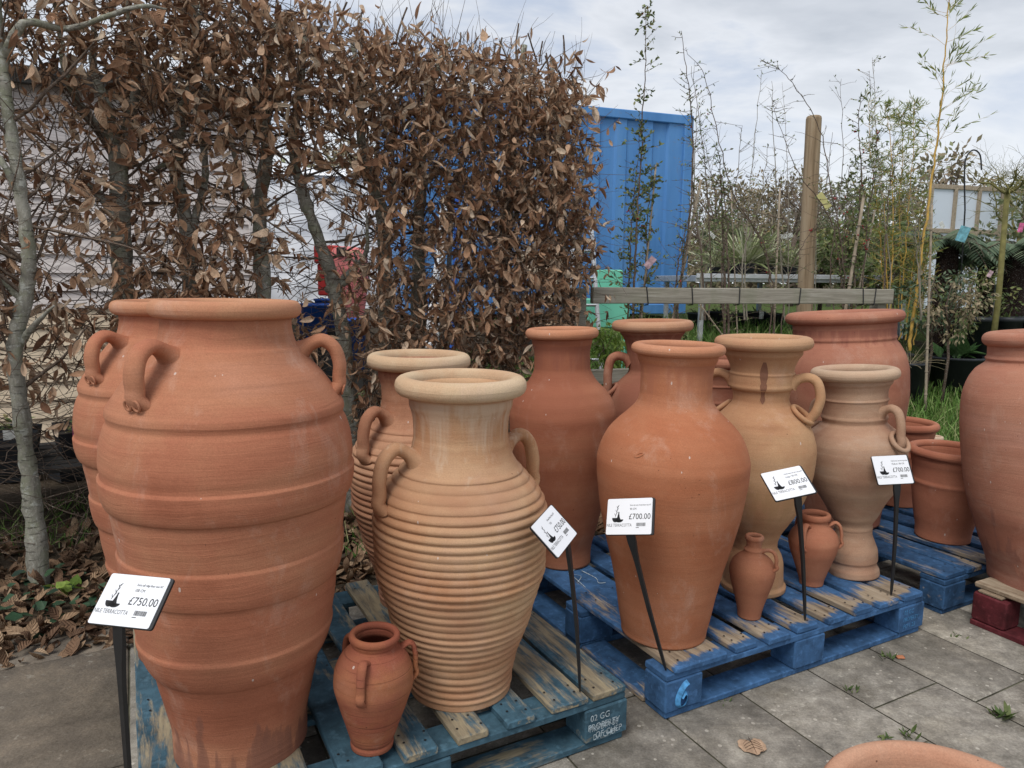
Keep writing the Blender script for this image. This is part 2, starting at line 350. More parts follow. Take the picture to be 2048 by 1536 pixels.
M['green'] = leafmat('small_leaf', [(.06, .095, .035), (.12, .165, .055), (.20, .23, .085), (.28, .22, .09)], 0, .5, .2)
M['bamboo_leaf'] = leafmat('bamboo_leaf', [(.13, .18, .05), (.26, .31, .09), (.42, .44, .17)], 0, .5, .35)
M['lime'] = leafmat('lime_leaf', [(.10, .17, .03), (.20, .30, .05), (.32, .40, .10)], 0, .5, .3)
M['grass'] = leafmat('grass_blade', [(.06, .12, .025), (.11, .22, .04), (.19, .31, .08), (.32, .31, .15)], 0, .55, .25)
M['straw'] = leafmat('straw_blade', [(.20, .15, .085), (.34, .28, .18), (.17, .16, .08)], 0, .7, .1)
M['strap'] = leafmat('strap_leaf', [(.16, .19, .08), (.34, .37, .19), (.52, .53, .36)], 0, .5, .2)
M['fern'] = leafmat('fern_frond', [(.07, .11, .065), (.11, .16, .09), (.17, .21, .13)], 0, .6, .15)
M['farleaf'] = leafmat('far_leaf', [(.19, .165, .095), (.28, .24, .145), (.30, .23, .16), (.24, .26, .14)], 0, .7, .15)
M['conifer'] = leafmat('conifer_leaf', [(.10, .125, .065), (.17, .19, .095), (.26, .25, .14)], 0, .7, .15)
M['bigleaf'] = leafmat('broad_leaf', [(.04, .09, .03), (.07, .14, .045), (.11, .19, .08)], .3, .45, .2, 30)
M['culm'] = flat('golden_culm', (.55, .34, .08), .45, .25, 20)
M['cane'] = flat('dry_cane', (.33, .27, .20), .8, .25, 30)
M['weepbark'] = flat('olive_twig', (.16, .145, .05), .8, .3, 20)
M['black'] = flat('black_plastic', (.016, .017, .019), .42, .2, 12, 0, .4)
M['pot'] = flat('black_plant_pot', (.025, .028, .033), .5, .3, 10, 0, .4)
M['ink'] = flat('black_ink', (.012, .012, .013), .6, .05)
M['greyink'] = flat('grey_ink', (.13, .13, .135), .6, .05)
M['card'] = flat('white_card', (.80, .81, .84), .45, .02, 6, 0, .3)
M['soilpot'] = flat('potting_compost', (.03, .022, .016), .95, .4, 60, .6)
M['galv'] = flat('galvanised_metal', (.46, .47, .47), .45, .2, 15, 0, .4, .5)
M['alu'] = flat('aluminium', (.62, .63, .64), .35, .1, 15, 0, .5, .6)
M['tag'] = flat('plant_label', (.62, .63, .60), .5, .35, 40)
M['tagblue'] = flat('plant_label_blue', (.18, .42, .50), .5, .5, 25)
M['tagmix'] = flat('faded_picture_label', (.52, .36, .40), .5, .7, 30)
M['tagpink'] = flat('plant_label_pink', (.62, .14, .30), .5, .7, 30)
M['mint'] = flat('mint_plastic', (.16, .53, .38), .5, .06, 4)
M['red'] = flat('red_plastic', (.55, .045, .04), .45, .12, 5)
M['pinkred'] = flat('faded_red_plastic', (.72, .22, .21), .5, .12, 5)
M['bluetub'] = flat('blue_plastic', (.02, .10, .42), .45, .2, 6)
M['whitesheet'] = flat('white_sheeting', (.80, .81, .83), .6, .05, 2)
M['cream'] = flat('cream_tone', (.74, .61, .45), .8, .15, 12, .3)
M['pinkwood'] = flat('planed_timber', (.58, .46, .34), .8, .15, 12, .3)
M['darkroof'] = flat('dark_felt', (.035, .033, .03), .9, .3, 10)
M['bigtan'] = leafmat('fallen_heart_leaf', [(.42, .27, .17), (.50, .34, .22)], .25, .8, 0., 34)
M['weed'] = leafmat('weed_leaf', [(.05, .085, .025), (.10, .15, .045), (.17, .20, .08)], 0, .6, .2)
M['fartwig'] = flat('hazed_branches', (.24, .21, .165), .9, .25, 6)  # greyed and paled, distance haze mixed into the branch colour
M['berry'] = flat('red_berry', (.30, .012, .022), .35, .2, 20)
M['wirem'] = flat('wire', (.16, .16, .16), .6, .2)
M['fernbark'] = bark('fern_trunk', (.016, .010, .009), (.05, .03, .024), 18)
M['yellowtape'] = flat('yellow_tape', (.62, .58, .25), .5, .2)
m, nt, b, v = newmat('round_post_timber', .85, .2)
gr = noise(nt, mp(nt, v, (18, 18, 1.1)).outputs[0], 1.4, 6, .65, .5)
setc(nt, b, ramp(nt, gr.outputs[0], [(.3, (.15, .105, .062)), (.5, (.30, .22, .14)), (.72, (.40, .32, .22))])); bump(nt, b, gr.outputs[0], .4, .006); M['post'] = m
m, nt, b, v = newmat('fence_timber', .9, .15)
gr = noise(nt, mp(nt, v, (1.6, 30, 30)).outputs[0], 1.6, 7, .68, .8); kn = noise(nt, v, 5, 4)
col = ramp(nt, gr.outputs[0], [(.3, (.15, .135, .105)), (.5, (.29, .265, .215)), (.72, (.40, .375, .32))]).outputs[0]
col = mix(nt, ramp(nt, kn.outputs[0], [(.5, 0.), (.7, .5)]).outputs[0], col, (.19, .20, .13)); setc(nt, b, col); bump(nt, b, gr.outputs[0], .5, .005); M['rail'] = m
m, nt, b, v = newmat('shed_boards', .85, .2)
gr = noise(nt, mp(nt, v, (1.4, 1.4, 26)).outputs[0], 1.5, 6, .6, .4)
setc(nt, b, ramp(nt, gr.outputs[0], [(.3, (.58, .52, .50)), (.55, (.76, .70, .675)), (.75, (.82, .77, .74))])); bump(nt, b, gr.outputs[0], .3, .004); M['shed'] = m
m, nt, b, v = newmat('container_paint', .5, .35)
a = noise(nt, mp(nt, v, (3, 3, .5)).outputs[0], 1.3, 6, .6); a2 = noise(nt, v, 14, 6, .7)
col = ramp(nt, a.outputs[0], [(.3, (.06, .195, .46)), (.55, (.085, .245, .53)), (.75, (.13, .295, .56))]).outputs[0]
col = mix(nt, ramp(nt, a2.outputs[0], [(.60, 0.), (.72, .6)]).outputs[0], col, (.16, .22, .34)); rs = noise(nt, mp(nt, v, (7, 7, 1.2)).outputs[0], 1., 5, .7); col = mix(nt, ramp(nt, rs.outputs[0], [(.62, 0.), (.72, .5)]).outputs[0], col, (.11, .17, .30)); setc(nt, b, col); M['container'] = m

# ground and paving
m, nt, b, v = newmat('soil_and_turf', .95, .1)
a = noise(nt, v, 1.1, 6, .6); f = noise(nt, v, 26, 6, .7)
soil = ramp(nt, f.outputs[0], [(.3, (.03, .022, .015)), (.6, (.085, .065, .045))]).outputs[0]; turf = ramp(nt, f.outputs[0], [(.3, (.035, .055, .015)), (.65, (.09, .125, .035))]).outputs[0]
yy = nd(nt, 'SeparateXYZ', Vector=v); k = ma(nt, 'ADD', a.outputs[0], nd(nt, 'MapRange', Value=yy.outputs[0], From_Min=-1.2, From_Max=1.6, To_Min=-.22, To_Max=.16).outputs[0])
setc(nt, b, mix(nt, ramp(nt, k, [(.45, 0.), (.56, 1.)]).outputs[0], soil, turf)); bump(nt, b, f.outputs[0], .8, .03); M['ground'] = m
m, nt, b, v = newmat('concrete_slab', .88, .2)
t = nd(nt, 'Attribute', {'attribute_name': 'tint'}).outputs['Fac']
big = noise(nt, v, 2.3, 7, .62, .3); mid = noise(nt, v, 17, 7, .72); fin = noise(nt, v, 150, 4, .7)
con = ramp(nt, ma(nt, 'ADD', ma(nt, 'MULTIPLY', big.outputs[0], .55), ma(nt, 'MULTIPLY', mid.outputs[0], .5)), [(.38, (.115, .106, .092)), (.52, (.235, .215, .185)), (.66, (.40, .37, .32))]).outputs[0]
sto = ramp(nt, ma(nt, 'ADD', ma(nt, 'MULTIPLY', big.outputs[0], .75), ma(nt, 'MULTIPLY', mid.outputs[0], .25)), [(.37, (.115, .098, .080)), (.5, (.185, .158, .128)), (.64, (.29, .24, .185))]).outputs[0]
col = mix(nt, ma(nt, 'GREATER_THAN', t, 1.5), con, sto)
col = mix(nt, 1., col, ramp(nt, ma(nt, 'FRACT', t), [(0, .76), (1., 1.20)]).outputs[0], 'MULTIPLY')
st1 = noise(nt, mp(nt, v, (1, 1, 1), (7, 2, 0)).outputs[0], 1.4, 7, .7, .8); col = mix(nt, 1., col, ramp(nt, st1.outputs[0], [(.36, (.66, .64, .60)), (.50, (1., 1., 1.)), (.68, (1.22, 1.20, 1.14))]).outputs[0], 'MULTIPLY')
st2 = noise(nt, v, 6.5, 7, .75, .5); col = mix(nt, ma(nt, 'MULTIPLY', ramp(nt, st2.outputs[0], [(.57, 0.), (.70, 1.)]).outputs[0], .5), col, (.105, .098, .078))
col = mix(nt, 1., col, ramp(nt, fin.outputs[0], [(.3, .78), (.7, 1.25)]).outputs[0], 'MULTIPLY')
vo = nd(nt, 'TexVoronoi', Vector=v, Scale=48.); vc = nd(nt, 'SeparateXYZ', Vector=vo.outputs['Color'])
peb = ma(nt, 'MULTIPLY', ma(nt, 'LESS_THAN', vo.outputs['Distance'], ma(nt, 'MULTIPLY', vc.outputs[0], .30)), ma(nt, 'GREATER_THAN', vc.outputs[1], .70))
peb = ma(nt, 'MULTIPLY', peb, ma(nt, 'LESS_THAN', t, 1.5)); col = mix(nt, ma(nt, 'MULTIPLY', peb, .6), col, (.55, .51, .44))
lich = noise(nt, v, 30, 5, .7); lm = ramp(nt, ma(nt, 'MULTIPLY', lich.outputs[0], ramp(nt, big.outputs[0], [(.4, .8), (.6, 1.1)]).outputs[0]), [(.60, 0.), (.70, 1.)])
col = mix(nt, ma(nt, 'MULTIPLY', lm.outputs[0], .5), col, (.48, .45, .38)); setc(nt, b, col)
bump(nt, b, ma(nt, 'ADD', ma(nt, 'MULTIPLY', mid.outputs[0], .9), ma(nt, 'ADD', ma(nt, 'MULTIPLY', fin.outputs[0], .25), ma(nt, 'MULTIPLY', big.outputs[0], 1.2))), .5, .012); M['slab'] = m
M['joint'] = flat('joint_sand', (.12, .115, .08), .95, .55, 9, .5)

# ------------------------------------------------------------------ ground, paving
xs = np.concatenate([np.linspace(-120, -14, 14), np.linspace(-12, 14, 66), np.linspace(16, 120, 14)]); ys = np.concatenate([np.linspace(-8, 14, 75), np.linspace(16, 260, 20)])
V = np.array([(x, y, gz(x, y)-.012) for y in ys for x in xs]); nx = len(xs)
Q = [(j*nx+i, j*nx+i+1, j*nx+nx+i+1, j*nx+nx+i) for j in range(len(ys)-1) for i in range(nx-1)]
tag(link('ground', fastmesh(V, Q), M['ground']), 'bare soil and rough turf around the paving', 'ground', kind='structure')
PA = .4854; EX = Vector((math.cos(PA), math.sin(PA), 0)); EY = Vector((-EX.y, EX.x, 0)); O2 = Vector((.45, 1.9127, 0))   # paving and pallets share these axes
def P(a, b_, z=0.): return O2+EX*a+EY*b_+Vector((0, 0, z))
def slabs(cells, name, label, gap=.0028):
    V = []; Q = []; T = []
    for a0, a1, b0, b1, t in cells:
        g = gap; z = rnd.gauss(0, .0012); k = len(V)
        for (ia, ib, zz) in ((a0+g, b0+g, -.004), (a1-g, b0+g, -.004), (a1-g, b1-g, -.004), (a0+g, b1-g, -.004), (a0+g+.004, b0+g+.004, z), (a1-g-.004, b0+g+.004, z+rnd.gauss(0, .001)), (a1-g-.004, b1-g-.004, z), (a0+g+.004, b1-g-.004, z+rnd.gauss(0, .001))):
            V.append(tuple(P(ia, ib, zz))); T.append(t)
        Q += [(k+4, k+5, k+6, k+7)]+[(k+i, k+(i+1) % 4, k+4+(i+1) % 4, k+4+i) for i in range(4)]
    return tag(link(name, fastmesh(V, Q, smooth=False, tint=T), M['slab']), label, 'paving', kind='structure')
cells = []
# rows of slabs run along b (away from the camera); column edges in a
cols = [-1.37, -.9, -.33, .02, .31, .61, .92, 1.22, 1.52, 1.82, 2.12, 2.42, 2.72, 3.02, 3.32, 3.62]
for i in range(len(cols)-1):
    a0, a1 = cols[i], cols[i+1]; bpos = -2.6+(.37 if i % 2 else .0)+(.1*(i % 3)); e = 1.22 if a0 < 1.3 else 1.45
    while bpos < e-.05:
        ln = rnd.choice((.45, .6, .6)); cells.append((a0, a1, bpos, min(bpos+ln, e), rnd.random()*.98)); bpos += ln
slabs(cells, 'pavement', 'grey brown concrete paving slabs with weedy joints')
cells = [(-2.4, -1.37, .50, 1.19, 2.3), (-3.4, -2.4, .50, 1.25, 2.7), (-2.55, -1.37, -.4, .50, 2.62), (-3.5, -2.55, -.5, .5, 2.2), (-1.9, -1.37, 1.19, 1.42, 2.5), (-2.9, -1.9, 1.25, 1.40, 2.35), (-2.4, -1.37, -1.6, -.4, 2.45)]
slabs(cells, 'stone_pavement', 'large worn brown stone paving slabs beside the weathered pallet', .003)
q = [P(-4, -3, -.008), P(3.62, -3, -.008), P(3.62, 1.47, -.008), P(1.3, 1.45, -.008), P(1.2, 1.23, -.008), P(-4, 1.23, -.008)]
tag(MB().add(q, [tuple(range(6))]).build('path_bed', M['joint']), 'sand bed under the paving', 'paving', kind='structure')

# ------------------------------------------------------------------ pallets
WEATH = ((.10, .085, .06), (.26, .215, .145), (.40, .34, .22)); GREYW = ((.11, .08, .055), (.30, .235, .165), (.44, .37, .28))
WB = (.045, .098, .135); PB = (.042, .108, .230); PB3 = (.028, .075, .16)
def pallet(label, origin, ang, boards, paint, woods, bare, seed, endwear=0., D=1.0, Wd=1.2, blockpaint=None, gap=.004):
    t = thing('wooden_pallet', label, 'pallet', origin, (0, 0, ang), 'shipping pallets under the pots')
    my = [paintwood('pallet_board', paint, woods, 'y', bare+dv, endwear, seed+i*3.7) for i, dv in enumerate((0, .1, -.12))]
    mx = paintwood('pallet_stringer', blockpaint or paint, woods, 'x', bare-.25, 0, seed+2)
    rust = M['ink']
    for i, (a, c) in enumerate(boards):
        mb = MB().rbox((a+gap, 0+rnd.uniform(-.006, .006), .139), (c-gap, D+rnd.uniform(-.008, .008), .161+rnd.uniform(-.002, .001)), .004, 0, .0012, nseg=6)
        for yb in (.035, .07, D/2-.03, D/2+.03, D-.06):
            for xx in (a+(c-a)*.22, a+(c-a)*.78):
                mb.disc((xx+rnd.uniform(-.008, .008), yb+rnd.uniform(-.01, .01), .1632), .0035, 7, 1)
        mb.build('deck_board', [my[i % 3 if endwear == 0 else 0], rust], t)
    for y0 in (.004, D/2-.05, D-.104):
        MB().rbox((.004, y0, .118), (Wd-.004, y0+.1, .1385), .003, 0, .0006, nseg=4).build('stringer_board', mx, t)
        MB().rbox((.008, y0+.003, .0), (Wd-.008, y0+.097, .0205), .003, 0, .0006, nseg=4).build('bottom_board', mx, t)
    bl = []
    for y0 in (0.0, D/2-.05, D-.1):
        for x0 in (0., Wd/2-.07, Wd-.14):
            bl.append(MB().rbox((x0+.002, y0+.001, .021), (x0+.142, y0+.101, .1175), .004, 0, .0006).build('block', mx, t))
    for x0 in (.004, Wd-.104):
        MB().rbox((x0, .105, .001), (x0+.1, D/2-.056, .0195), .003).build('bottom_board', my[1], t)
        MB().rbox((x0, D/2+.052, .001), (x0+.1, D-.109, .0195), .003).build('bottom_board', my[1], t)
    return t, bl
def text_mesh(s, size, xs=1., align='LEFT', bold=0.):
    cu = bpy.data.curves.new('t', 'FONT'); cu.body = s; cu.size = size; cu.align_x = align; cu.offset = bold; cu.resolution_u = 3
    o = bpy.data.objects.new('t', cu); C.objects.link(o); me = bpy.data.meshes.new_from_object(o); bpy.data.objects.remove(o); bpy.data.curves.remove(cu)
    me.transform(Matrix.Diagonal((xs, 1, 1, 1))); me.materials.clear(); return me
def lettering(name, lines, mat, parent, Mx):
    """lines: (text, size, x, y, xscale, bold) joined into one mesh, placed by Mx (text plane -> parent space)"""
    mb = MB()
    for s, size, x, y, xs_, bo in lines:
        me = text_mesh(s, size, xs_, 'LEFT', bo); vs = [Mx @ (v.co+Vector((x, y, 0))) for v in me.vertices]
        mb.add(vs, [tuple(p.vertices) for p in me.polygons]); bpy.data.meshes.remove(me)
    return mb.build(name, mat, parent)
M['stencil'] = flat('stencil_paint', (.42, .50, .54), .8, .45, 90); M['stencilblue'] = flat('light_blue_paint', (.07, .26, .52), .7, .4, 60)
FACE = Matrix.Translation((0, -.0025, 0)) @ Matrix.Rotation(R(90), 4, 'X')      # text plane -> front face of a pallet
p1, b1 = pallet('weathered pallet with flaking teal blue paint, worn bare on top', (-.7274, 1.2676, 0), .4954,
    [(0, .165), (.195, .345), (.40, .505), (.545, .639), (.681, .775), (.819, .911), (.953, 1.075), (1.079, 1.197)], WB, WEATH, .64, 1.)
lettering('stencil', [('02 GG', .026, 1.075, .086, .9, 0), ('PROPERTY', .026, 1.068, .060, .85, 0), ('PROPERTY DE', .024, 1.073, .056, .62, 0), ('OF CHEP', .026, 1.092, .034, .85, 0), ('DA CHEP', .024, 1.085, .030, .8, 0)], M['stencil'], b1[2], FACE)
p2, b2 = pallet('bright blue pallet with board ends worn to bare wood, nearest the middle', (.45, 1.9127, 0), .4854,
    [(.022, .242), (.262, .372), (.396, .510), (.531, .643), (.675, .783), (.808, .918), (.935, 1.062), (1.066, 1.19)], PB, GREYW, .33, 5., .22, gap=.009)
lettering('stencil', [('02 GC', .022, 1.082, .09, .9, 0), ('PROPERTY', .022, 1.080, .064, .8, 0), ('FO 1 23', .022, 1.082, .038, .9, 0)], M['stencilblue'], b2[2], FACE)
mb = MB()
pts = [(.080, .106), (.066, .098), (.052, .080), (.044, .060), (.046, .040), (.058, .032), (.072, .036), (.080, .052), (.078, .070), (.066, .074), (.056, .062)]
mb.tube([(x, -.0028, z) for x, z in [tuple(q.xz) for q in catmull([(a, 0, c) for a, c in pts], 4)]], [(.009, .0012)]*41, 6); mb.build('painted_mark', M['stencilblue'], b2[0])
d0 = [o for o in p2.children if o.name.startswith('deck_board')][0]
mb = MB()
for pl in ([(.10, .62), (.14, .66), (.11, .70), (.15, .72)], [(.115, .70), (.10, .57)], [(.17, .70), (.18, .62), (.165, .58), (.19, .57)]):
    mb.tube([(x, y, .1630) for x, y in [tuple(q.xy) for q in catmull([(a, c, 0) for a, c in pl], 4)]], [(.0012, .0006)]*(len(pl)*4-3), 5)
mb.build('chalk_scribble', M['stencil'], d0)
o3 = at(1892, 1152, .162); p3, b3 = pallet('dark blue pallet under the wide round planters', (o3.x, o3.y, 0), .49,
    [(0, .14), (.143, .25), (.30, .41), (.455, .565), (.61, .72), (.765, .875), (.92, 1.03), (1.06, 1.2)], PB3, GREYW, .48, 9., .05)
# oxblood pallet with raw planks at the right
c4 = at(1938, 1247, 0); t4 = thing('red_pallet', 'oxblood red painted pallet with raw timber planks, at right edge', 'pallet', c4, (0, 0, .47), 'shipping pallets under the pots')
mr = paintwood('oxblood_paint', (.085, .014, .018), GREYW, 'y', .12, 0, 3); mrw = paintwood('raw_plank', (.30, .22, .15), GREYW, 'y', .9, 0, 4)
for x0 in (0., .52, 1.0):
    MB().rbox((x0, -1.2, 0), (x0+.1, 0, .021), .003, 0, .0006, nseg=3).build('bottom_board', mr, t4)
    for y0 in (-1.2, -.66, -.12): MB().rbox((x0+.002, y0-.0, .0225), (x0+.098, y0+.119, .128), .005, 0, .001).build('block', mr, t4)
for y0 in (-1.17, -.63, -.10): MB().rbox((.006, y0, .1295), (1.1, y0+.085, .140), .003, 0, .0006, nseg=3).build('stringer_board', mrw, t4)
for i, x0 in enumerate((.02, .16, .30, .45, .60, .75, .9, 1.0)):
    MB().rbox((x0, -1.2, .1415), (x0+.10, .012+rnd.uniform(-.01, .01), .161), .004, 0, .0015, nseg=5).build('deck_board', mrw, t4)

# ------------------------------------------------------------------ pots
def pchip(xs_, ys_, xq):
    x = np.array(xs_, float); y = np.array(ys_, float); h = np.diff(x); dl = np.diff(y)/h; n = len(x); d = np.zeros(n)
    for i in range(1, n-1):
        if dl[i-1]*dl[i] > 0:
            w1, w2 = 2*h[i]+h[i-1], h[i]+2*h[i-1]; d[i] = (w1+w2)/(w1/dl[i-1]+w2/dl[i])
    d[0], d[-1] = dl[0], dl[-1]
    k = np.clip(np.searchsorted(x, xq)-1, 0, n-2); t = (xq-x[k])/h[k]
    return (2*t**3-3*t**2+1)*y[k]+(t**3-2*t**2+t)*h[k]*d[k]+(-2*t**3+3*t**2)*y[k+1]+(t**3-t**2)*h[k]*d[k+1]
class Pot:
    """a thrown pot turned from widths read at heights (y, half-width in photo pixels, resolved to metres at its own distance)"""
    def __init__(s, name, label, base, z0, rim, prof, mats, cat='vase', group=None, rim_x=None, ribs=None, seg=128, thick=.022, wob=.0025, rmat=None, inner=.35):
        s.b = at(base[0], base[1], z0); b = s.b; h0 = math.hypot(b.x, b.y)
        def zr(y, half):
            lo, hi = z0-.05, 2.0
            for _ in range(40):
                mid = (lo+hi)/2
                if proj((b.x, b.y, mid))[1] > y: lo = mid
                else: hi = mid
            z = lo; d = depth((b.x, b.y, z)); dist = math.hypot(h0, z-EYE); u = (proj((b.x, b.y, z))[0]-1024)/FPX
            qv = half*d/(FPX*math.sqrt(1+u*u))/h0
            return z-z0, h0*math.sin(math.atan(qv))
        pr = sorted([zr(y, w) for y, w in prof]); zs = [p[0] for p in pr]; rs = [p[1] for p in pr]
        keep = [0]
        for i in range(1, len(zs)):
            if zs[i]-zs[keep[-1]] > 1e-4: keep.append(i)
        zs = [zs[i] for i in keep]; rs = [rs[i] for i in keep]
        kk = [i for i in range(len(zs)) if zs[i] > .004]; zs = [0.]+[zs[i] for i in kk]; rs = [rs[kk[0]]-.001]+[rs[i] for i in kk]
        s.zs, s.rs = zs, rs
        yc, rh, hh, ww = rim                     # rim centre y, outer half-width, height and radial width in px
        rz, rr = zr(yc, rh); k = depth((b.x, b.y, z0+rz))/FPX; hh *= k*.5; ww *= k
        s.rz, s.rr = rz, rr; s.zr = zr
        # body: outside, over the lip, inside
        n = int(len(zs)*9 if not ribs else 420); zq = np.linspace(zs[0], rz, n); zq = np.unique(np.concatenate([zq, np.array([z for z in zs if z < rz])]))
        rq = pchip(zs+[rz+.02], rs+[rs[-1]+.002], zq)
        if ribs:
            za, zb, pit, amp = ribs; w = np.clip((zq-za)/.012, 0, 1)*np.clip((zb-zq)/.012, 0, 1)
            rq = rq+w*amp*(1+.35*np.sin(zq*41)+.2*np.sin(zq*97))*(np.abs(np.sin(np.pi*((zq-za)/pit+.10*np.sin(zq*31))))**.62-.62)*2
        s.zq, s.rq = zq, rq
        out = [(.001, .004), (rq[0]*.9, .002)]+[(r, z) for r, z in zip(rq, zq)]
        rin = rr-ww*.8; top = rz+hh*.35
        ins = [(min(rq[-1]-.004, rin+.004), top)]
        dz = min(inner, rz*.75)
        for f in np.linspace(0.03, 1, 16):
            z = rz-dz*f; r = float(np.interp(z, zq, rq))-thick; ins.append((min(r, rin+.5*f), z))
        ins.append((.001, rz-dz-.01))
        if rim_x is not None:
            x0 = proj((b.x, b.y, z0+rz))[0]; th = (rim_x-x0)*k/rz
            rot = Matrix.Rotation(th, 3, Vector((b.x, b.y, 0)).normalized()).to_euler()
        else: rot = None
        s.t = thing(name, label, cat, b, rot, group)
        s.body = MB().lathe(out+ins, seg, 0, (0, 0, 0), wob).build('body', mats[0], s.t, True)
        cs = []
        for j in range(25):
            a = 2*math.pi*j/24; ca, sa = math.cos(a), math.sin(a); e = .93
            cs.append((rr-ww*.5+ww*.5*math.copysign(abs(ca)**e, ca), rz+hh*math.copysign(abs(sa)**e, sa)))
        s.rim = MB().lathe(cs, seg, 0, (0, 0, 0), wob).build('rim', rmat or mats[-1], s.t, True)
        s.azc = math.atan2(-b.y, -b.x); s.hm = mats[min(1, len(mats)-1)]
    def r(s, z): return float(np.interp(z, s.zq, s.rq))
    def handle(s, off, z1, z2, bulge, rise, w=.020, th=.014, mat=None, flare=1.6, dents=False):
        a = s.azc+R(off); er = Vector((math.cos(a), math.sin(a), 0)); r1, r2 = s.r(z1), s.r(z2); rm = max(r1+bulge, r2+.004); h = z1-z2
        pts = [(r1-.010, z1-.006), (r1+(rm-r1)*.22, z1+rise*.62), (r1+(rm-r1)*.56, z1+rise), (r1+(rm-r1)*.88, z1+rise*.35-h*.05), (rm+.002, z1-h*.36), (rm-(rm-r2)*.35+.004, z1-h*.70), (r2+.010, z2+h*.10), (r2-.003, z2-.008)]
        path = catmull([er*r_+Vector((0, 0, z)) for r_, z in pts], 7); n = len(path); tan = Vector((-er.y, er.x, 0))
        rows = []; K = 14
        for i, p in enumerate(path):
            t = (path[min(i+1, n-1)]-path[max(i-1, 0)]).normalized(); nn = tan.cross(t); f = i/(n-1)
            fl = (1+(flare-.7)*(max(0, 1-f/.20)**2)+(flare-1)*max(0, (f-.82)/.18)**1.5)*(1+.035*math.sin(f*17+off)); ft = 1+1.1*max(0, 1-f/.16)**2
            rows.append([p+tan*math.cos(2*math.pi*j/K)*w*fl+nn*math.sin(2*math.pi*j/K)*th*ft for j in range(K)])
        fs = [(i*K+j, i*K+(j+1) % K, i*K+K+(j+1) % K, i*K+K+j) for i in range(n-1) for j in range(K)]+[tuple(range(K)), tuple((n-1)*K+j for j in range(K))]
        mb = MB().add([v for r_ in rows for v in r_], fs); h = mb.build('handle', mat or s.hm, s.t, True)
        # two thumb dents pressed where the handle meets the shoulder
        foot = path[-5]
        if dents:
            nrm = (er*.92+Vector((0, 0, -.25))).normalized(); q_ = nrm.to_track_quat('Z', 'Y'); ds = MB()
            for sg in (-1, 1):
                c = path[-5]+nrm*(th*.96)+tan*sg*w*.50; vs = [c+q_ @ Vector(((.0085+.0030*math.cos(2*math.pi*j/8))*math.cos(2*math.pi*i/18), (.0105+.0030*math.cos(2*math.pi*j/8))*math.sin(2*math.pi*i/18), .0024*math.sin(2*math.pi*j/8))) for i in range(18) for j in range(8)]
                ds.add(vs, [(i*8+j, ((i+1) % 18)*8+j, ((i+1) % 18)*8+(j+1) % 8, i*8+(j+1) % 8) for i in range(18) for j in range(8)])
            ds.build('thumb_print', mat or s.hm, h, True)
        return h, foot, er
    def ring(s, off, z2, R_=.036, r_=.0075, out=.016, tilt=.62, mat=None):
        a = s.azc+R(off); er = Vector((math.cos(a), math.sin(a), 0)); nrm = (er*tilt+Vector((0, 0, 1-tilt*.4))).normalized(); q_ = nrm.to_track_quat('Z', 'Y')
        c = er*(s.r(z2)+out)+Vector((0, 0, z2)); K = 12; n = 40
        vs = [c+q_ @ Vector(((R_+r_*math.cos(2*math.pi*j/K))*math.cos(2*math.pi*i/n), (R_+r_*math.cos(2*math.pi*j/K))*math.sin(2*math.pi*i/n), r_*math.sin(2*math.pi*j/K))) for i in range(n) for j in range(K)]
        fs = [(i*K+j, ((i+1) % n)*K+j, ((i+1) % n)*K+(j+1) % K, i*K+(j+1) % K) for i in range(n) for j in range(K)]
        return MB().add(vs, fs).build('hanging_ring', mat or s.hm, s.t, True)
DK = (.17, .075, .052)
tA = terracotta('ridge_vase_clay', (.395, .150, .085), (.425, .185, .104), .5, None, None, (0., .20, (.19, .085, .062)), None, 1., 1.)
tAr = terracotta('ridge_vase_rim', (.45, .195, .110), (.48, .24, .135), .5, None, None, None, None, .7, 2.)
profA = [(648, 134), (675, 139), (688, 145), (692, 152), (700, 157), (724, 177), (747, 199), (778, 223), (797, 236), (806, 241), (815, 242), (820, 240), (826, 239), (838, 245), (870, 254), (905, 256.5), (920, 254), (925, 254), (931, 259), (945, 258), (965, 254), (981, 247), (986, 240), (1000, 238), (1030, 232), (1062, 227), (1068, 226), (1075, 229), (1090, 228), (1110, 225), (1136, 217.5), (1141, 213), (1190, 205), (1228, 197), (1234, 196), (1241, 198), (1255, 194), (1275, 186), (1296, 174), (1301, 169), (1340, 157), (1380, 146), (1430, 135), (1480, 129), (1489, 128), (1493, 126)]
A = Pot('ridge_vase', 'tallest front left ridged terracotta vase, behind the £750 sign', (485, 1474), .162, (617, 156, 35, 34), profA, [tA, tA, tAr], rim_x=453, group='tall ridged terracotta vases')
for off in (-46, 80, 205): A.handle(off, A.zr(699, 1)[0], A.zr(777, 1)[0], .078, .021, .023, .0155, flare=1.4, dents=True)
bb = at(386, 1285, .162); vB = copy_tree(A.t); vB.location = bb; vB.scale = (.985,)*3
az = math.atan2(-bb.y, -bb.x)-A.azc; vB.rotation_euler = (R(.4), 0, az-R(9))
tag(vB, 'ridged terracotta vase standing at the back, half hidden by the tallest one', 'vase')
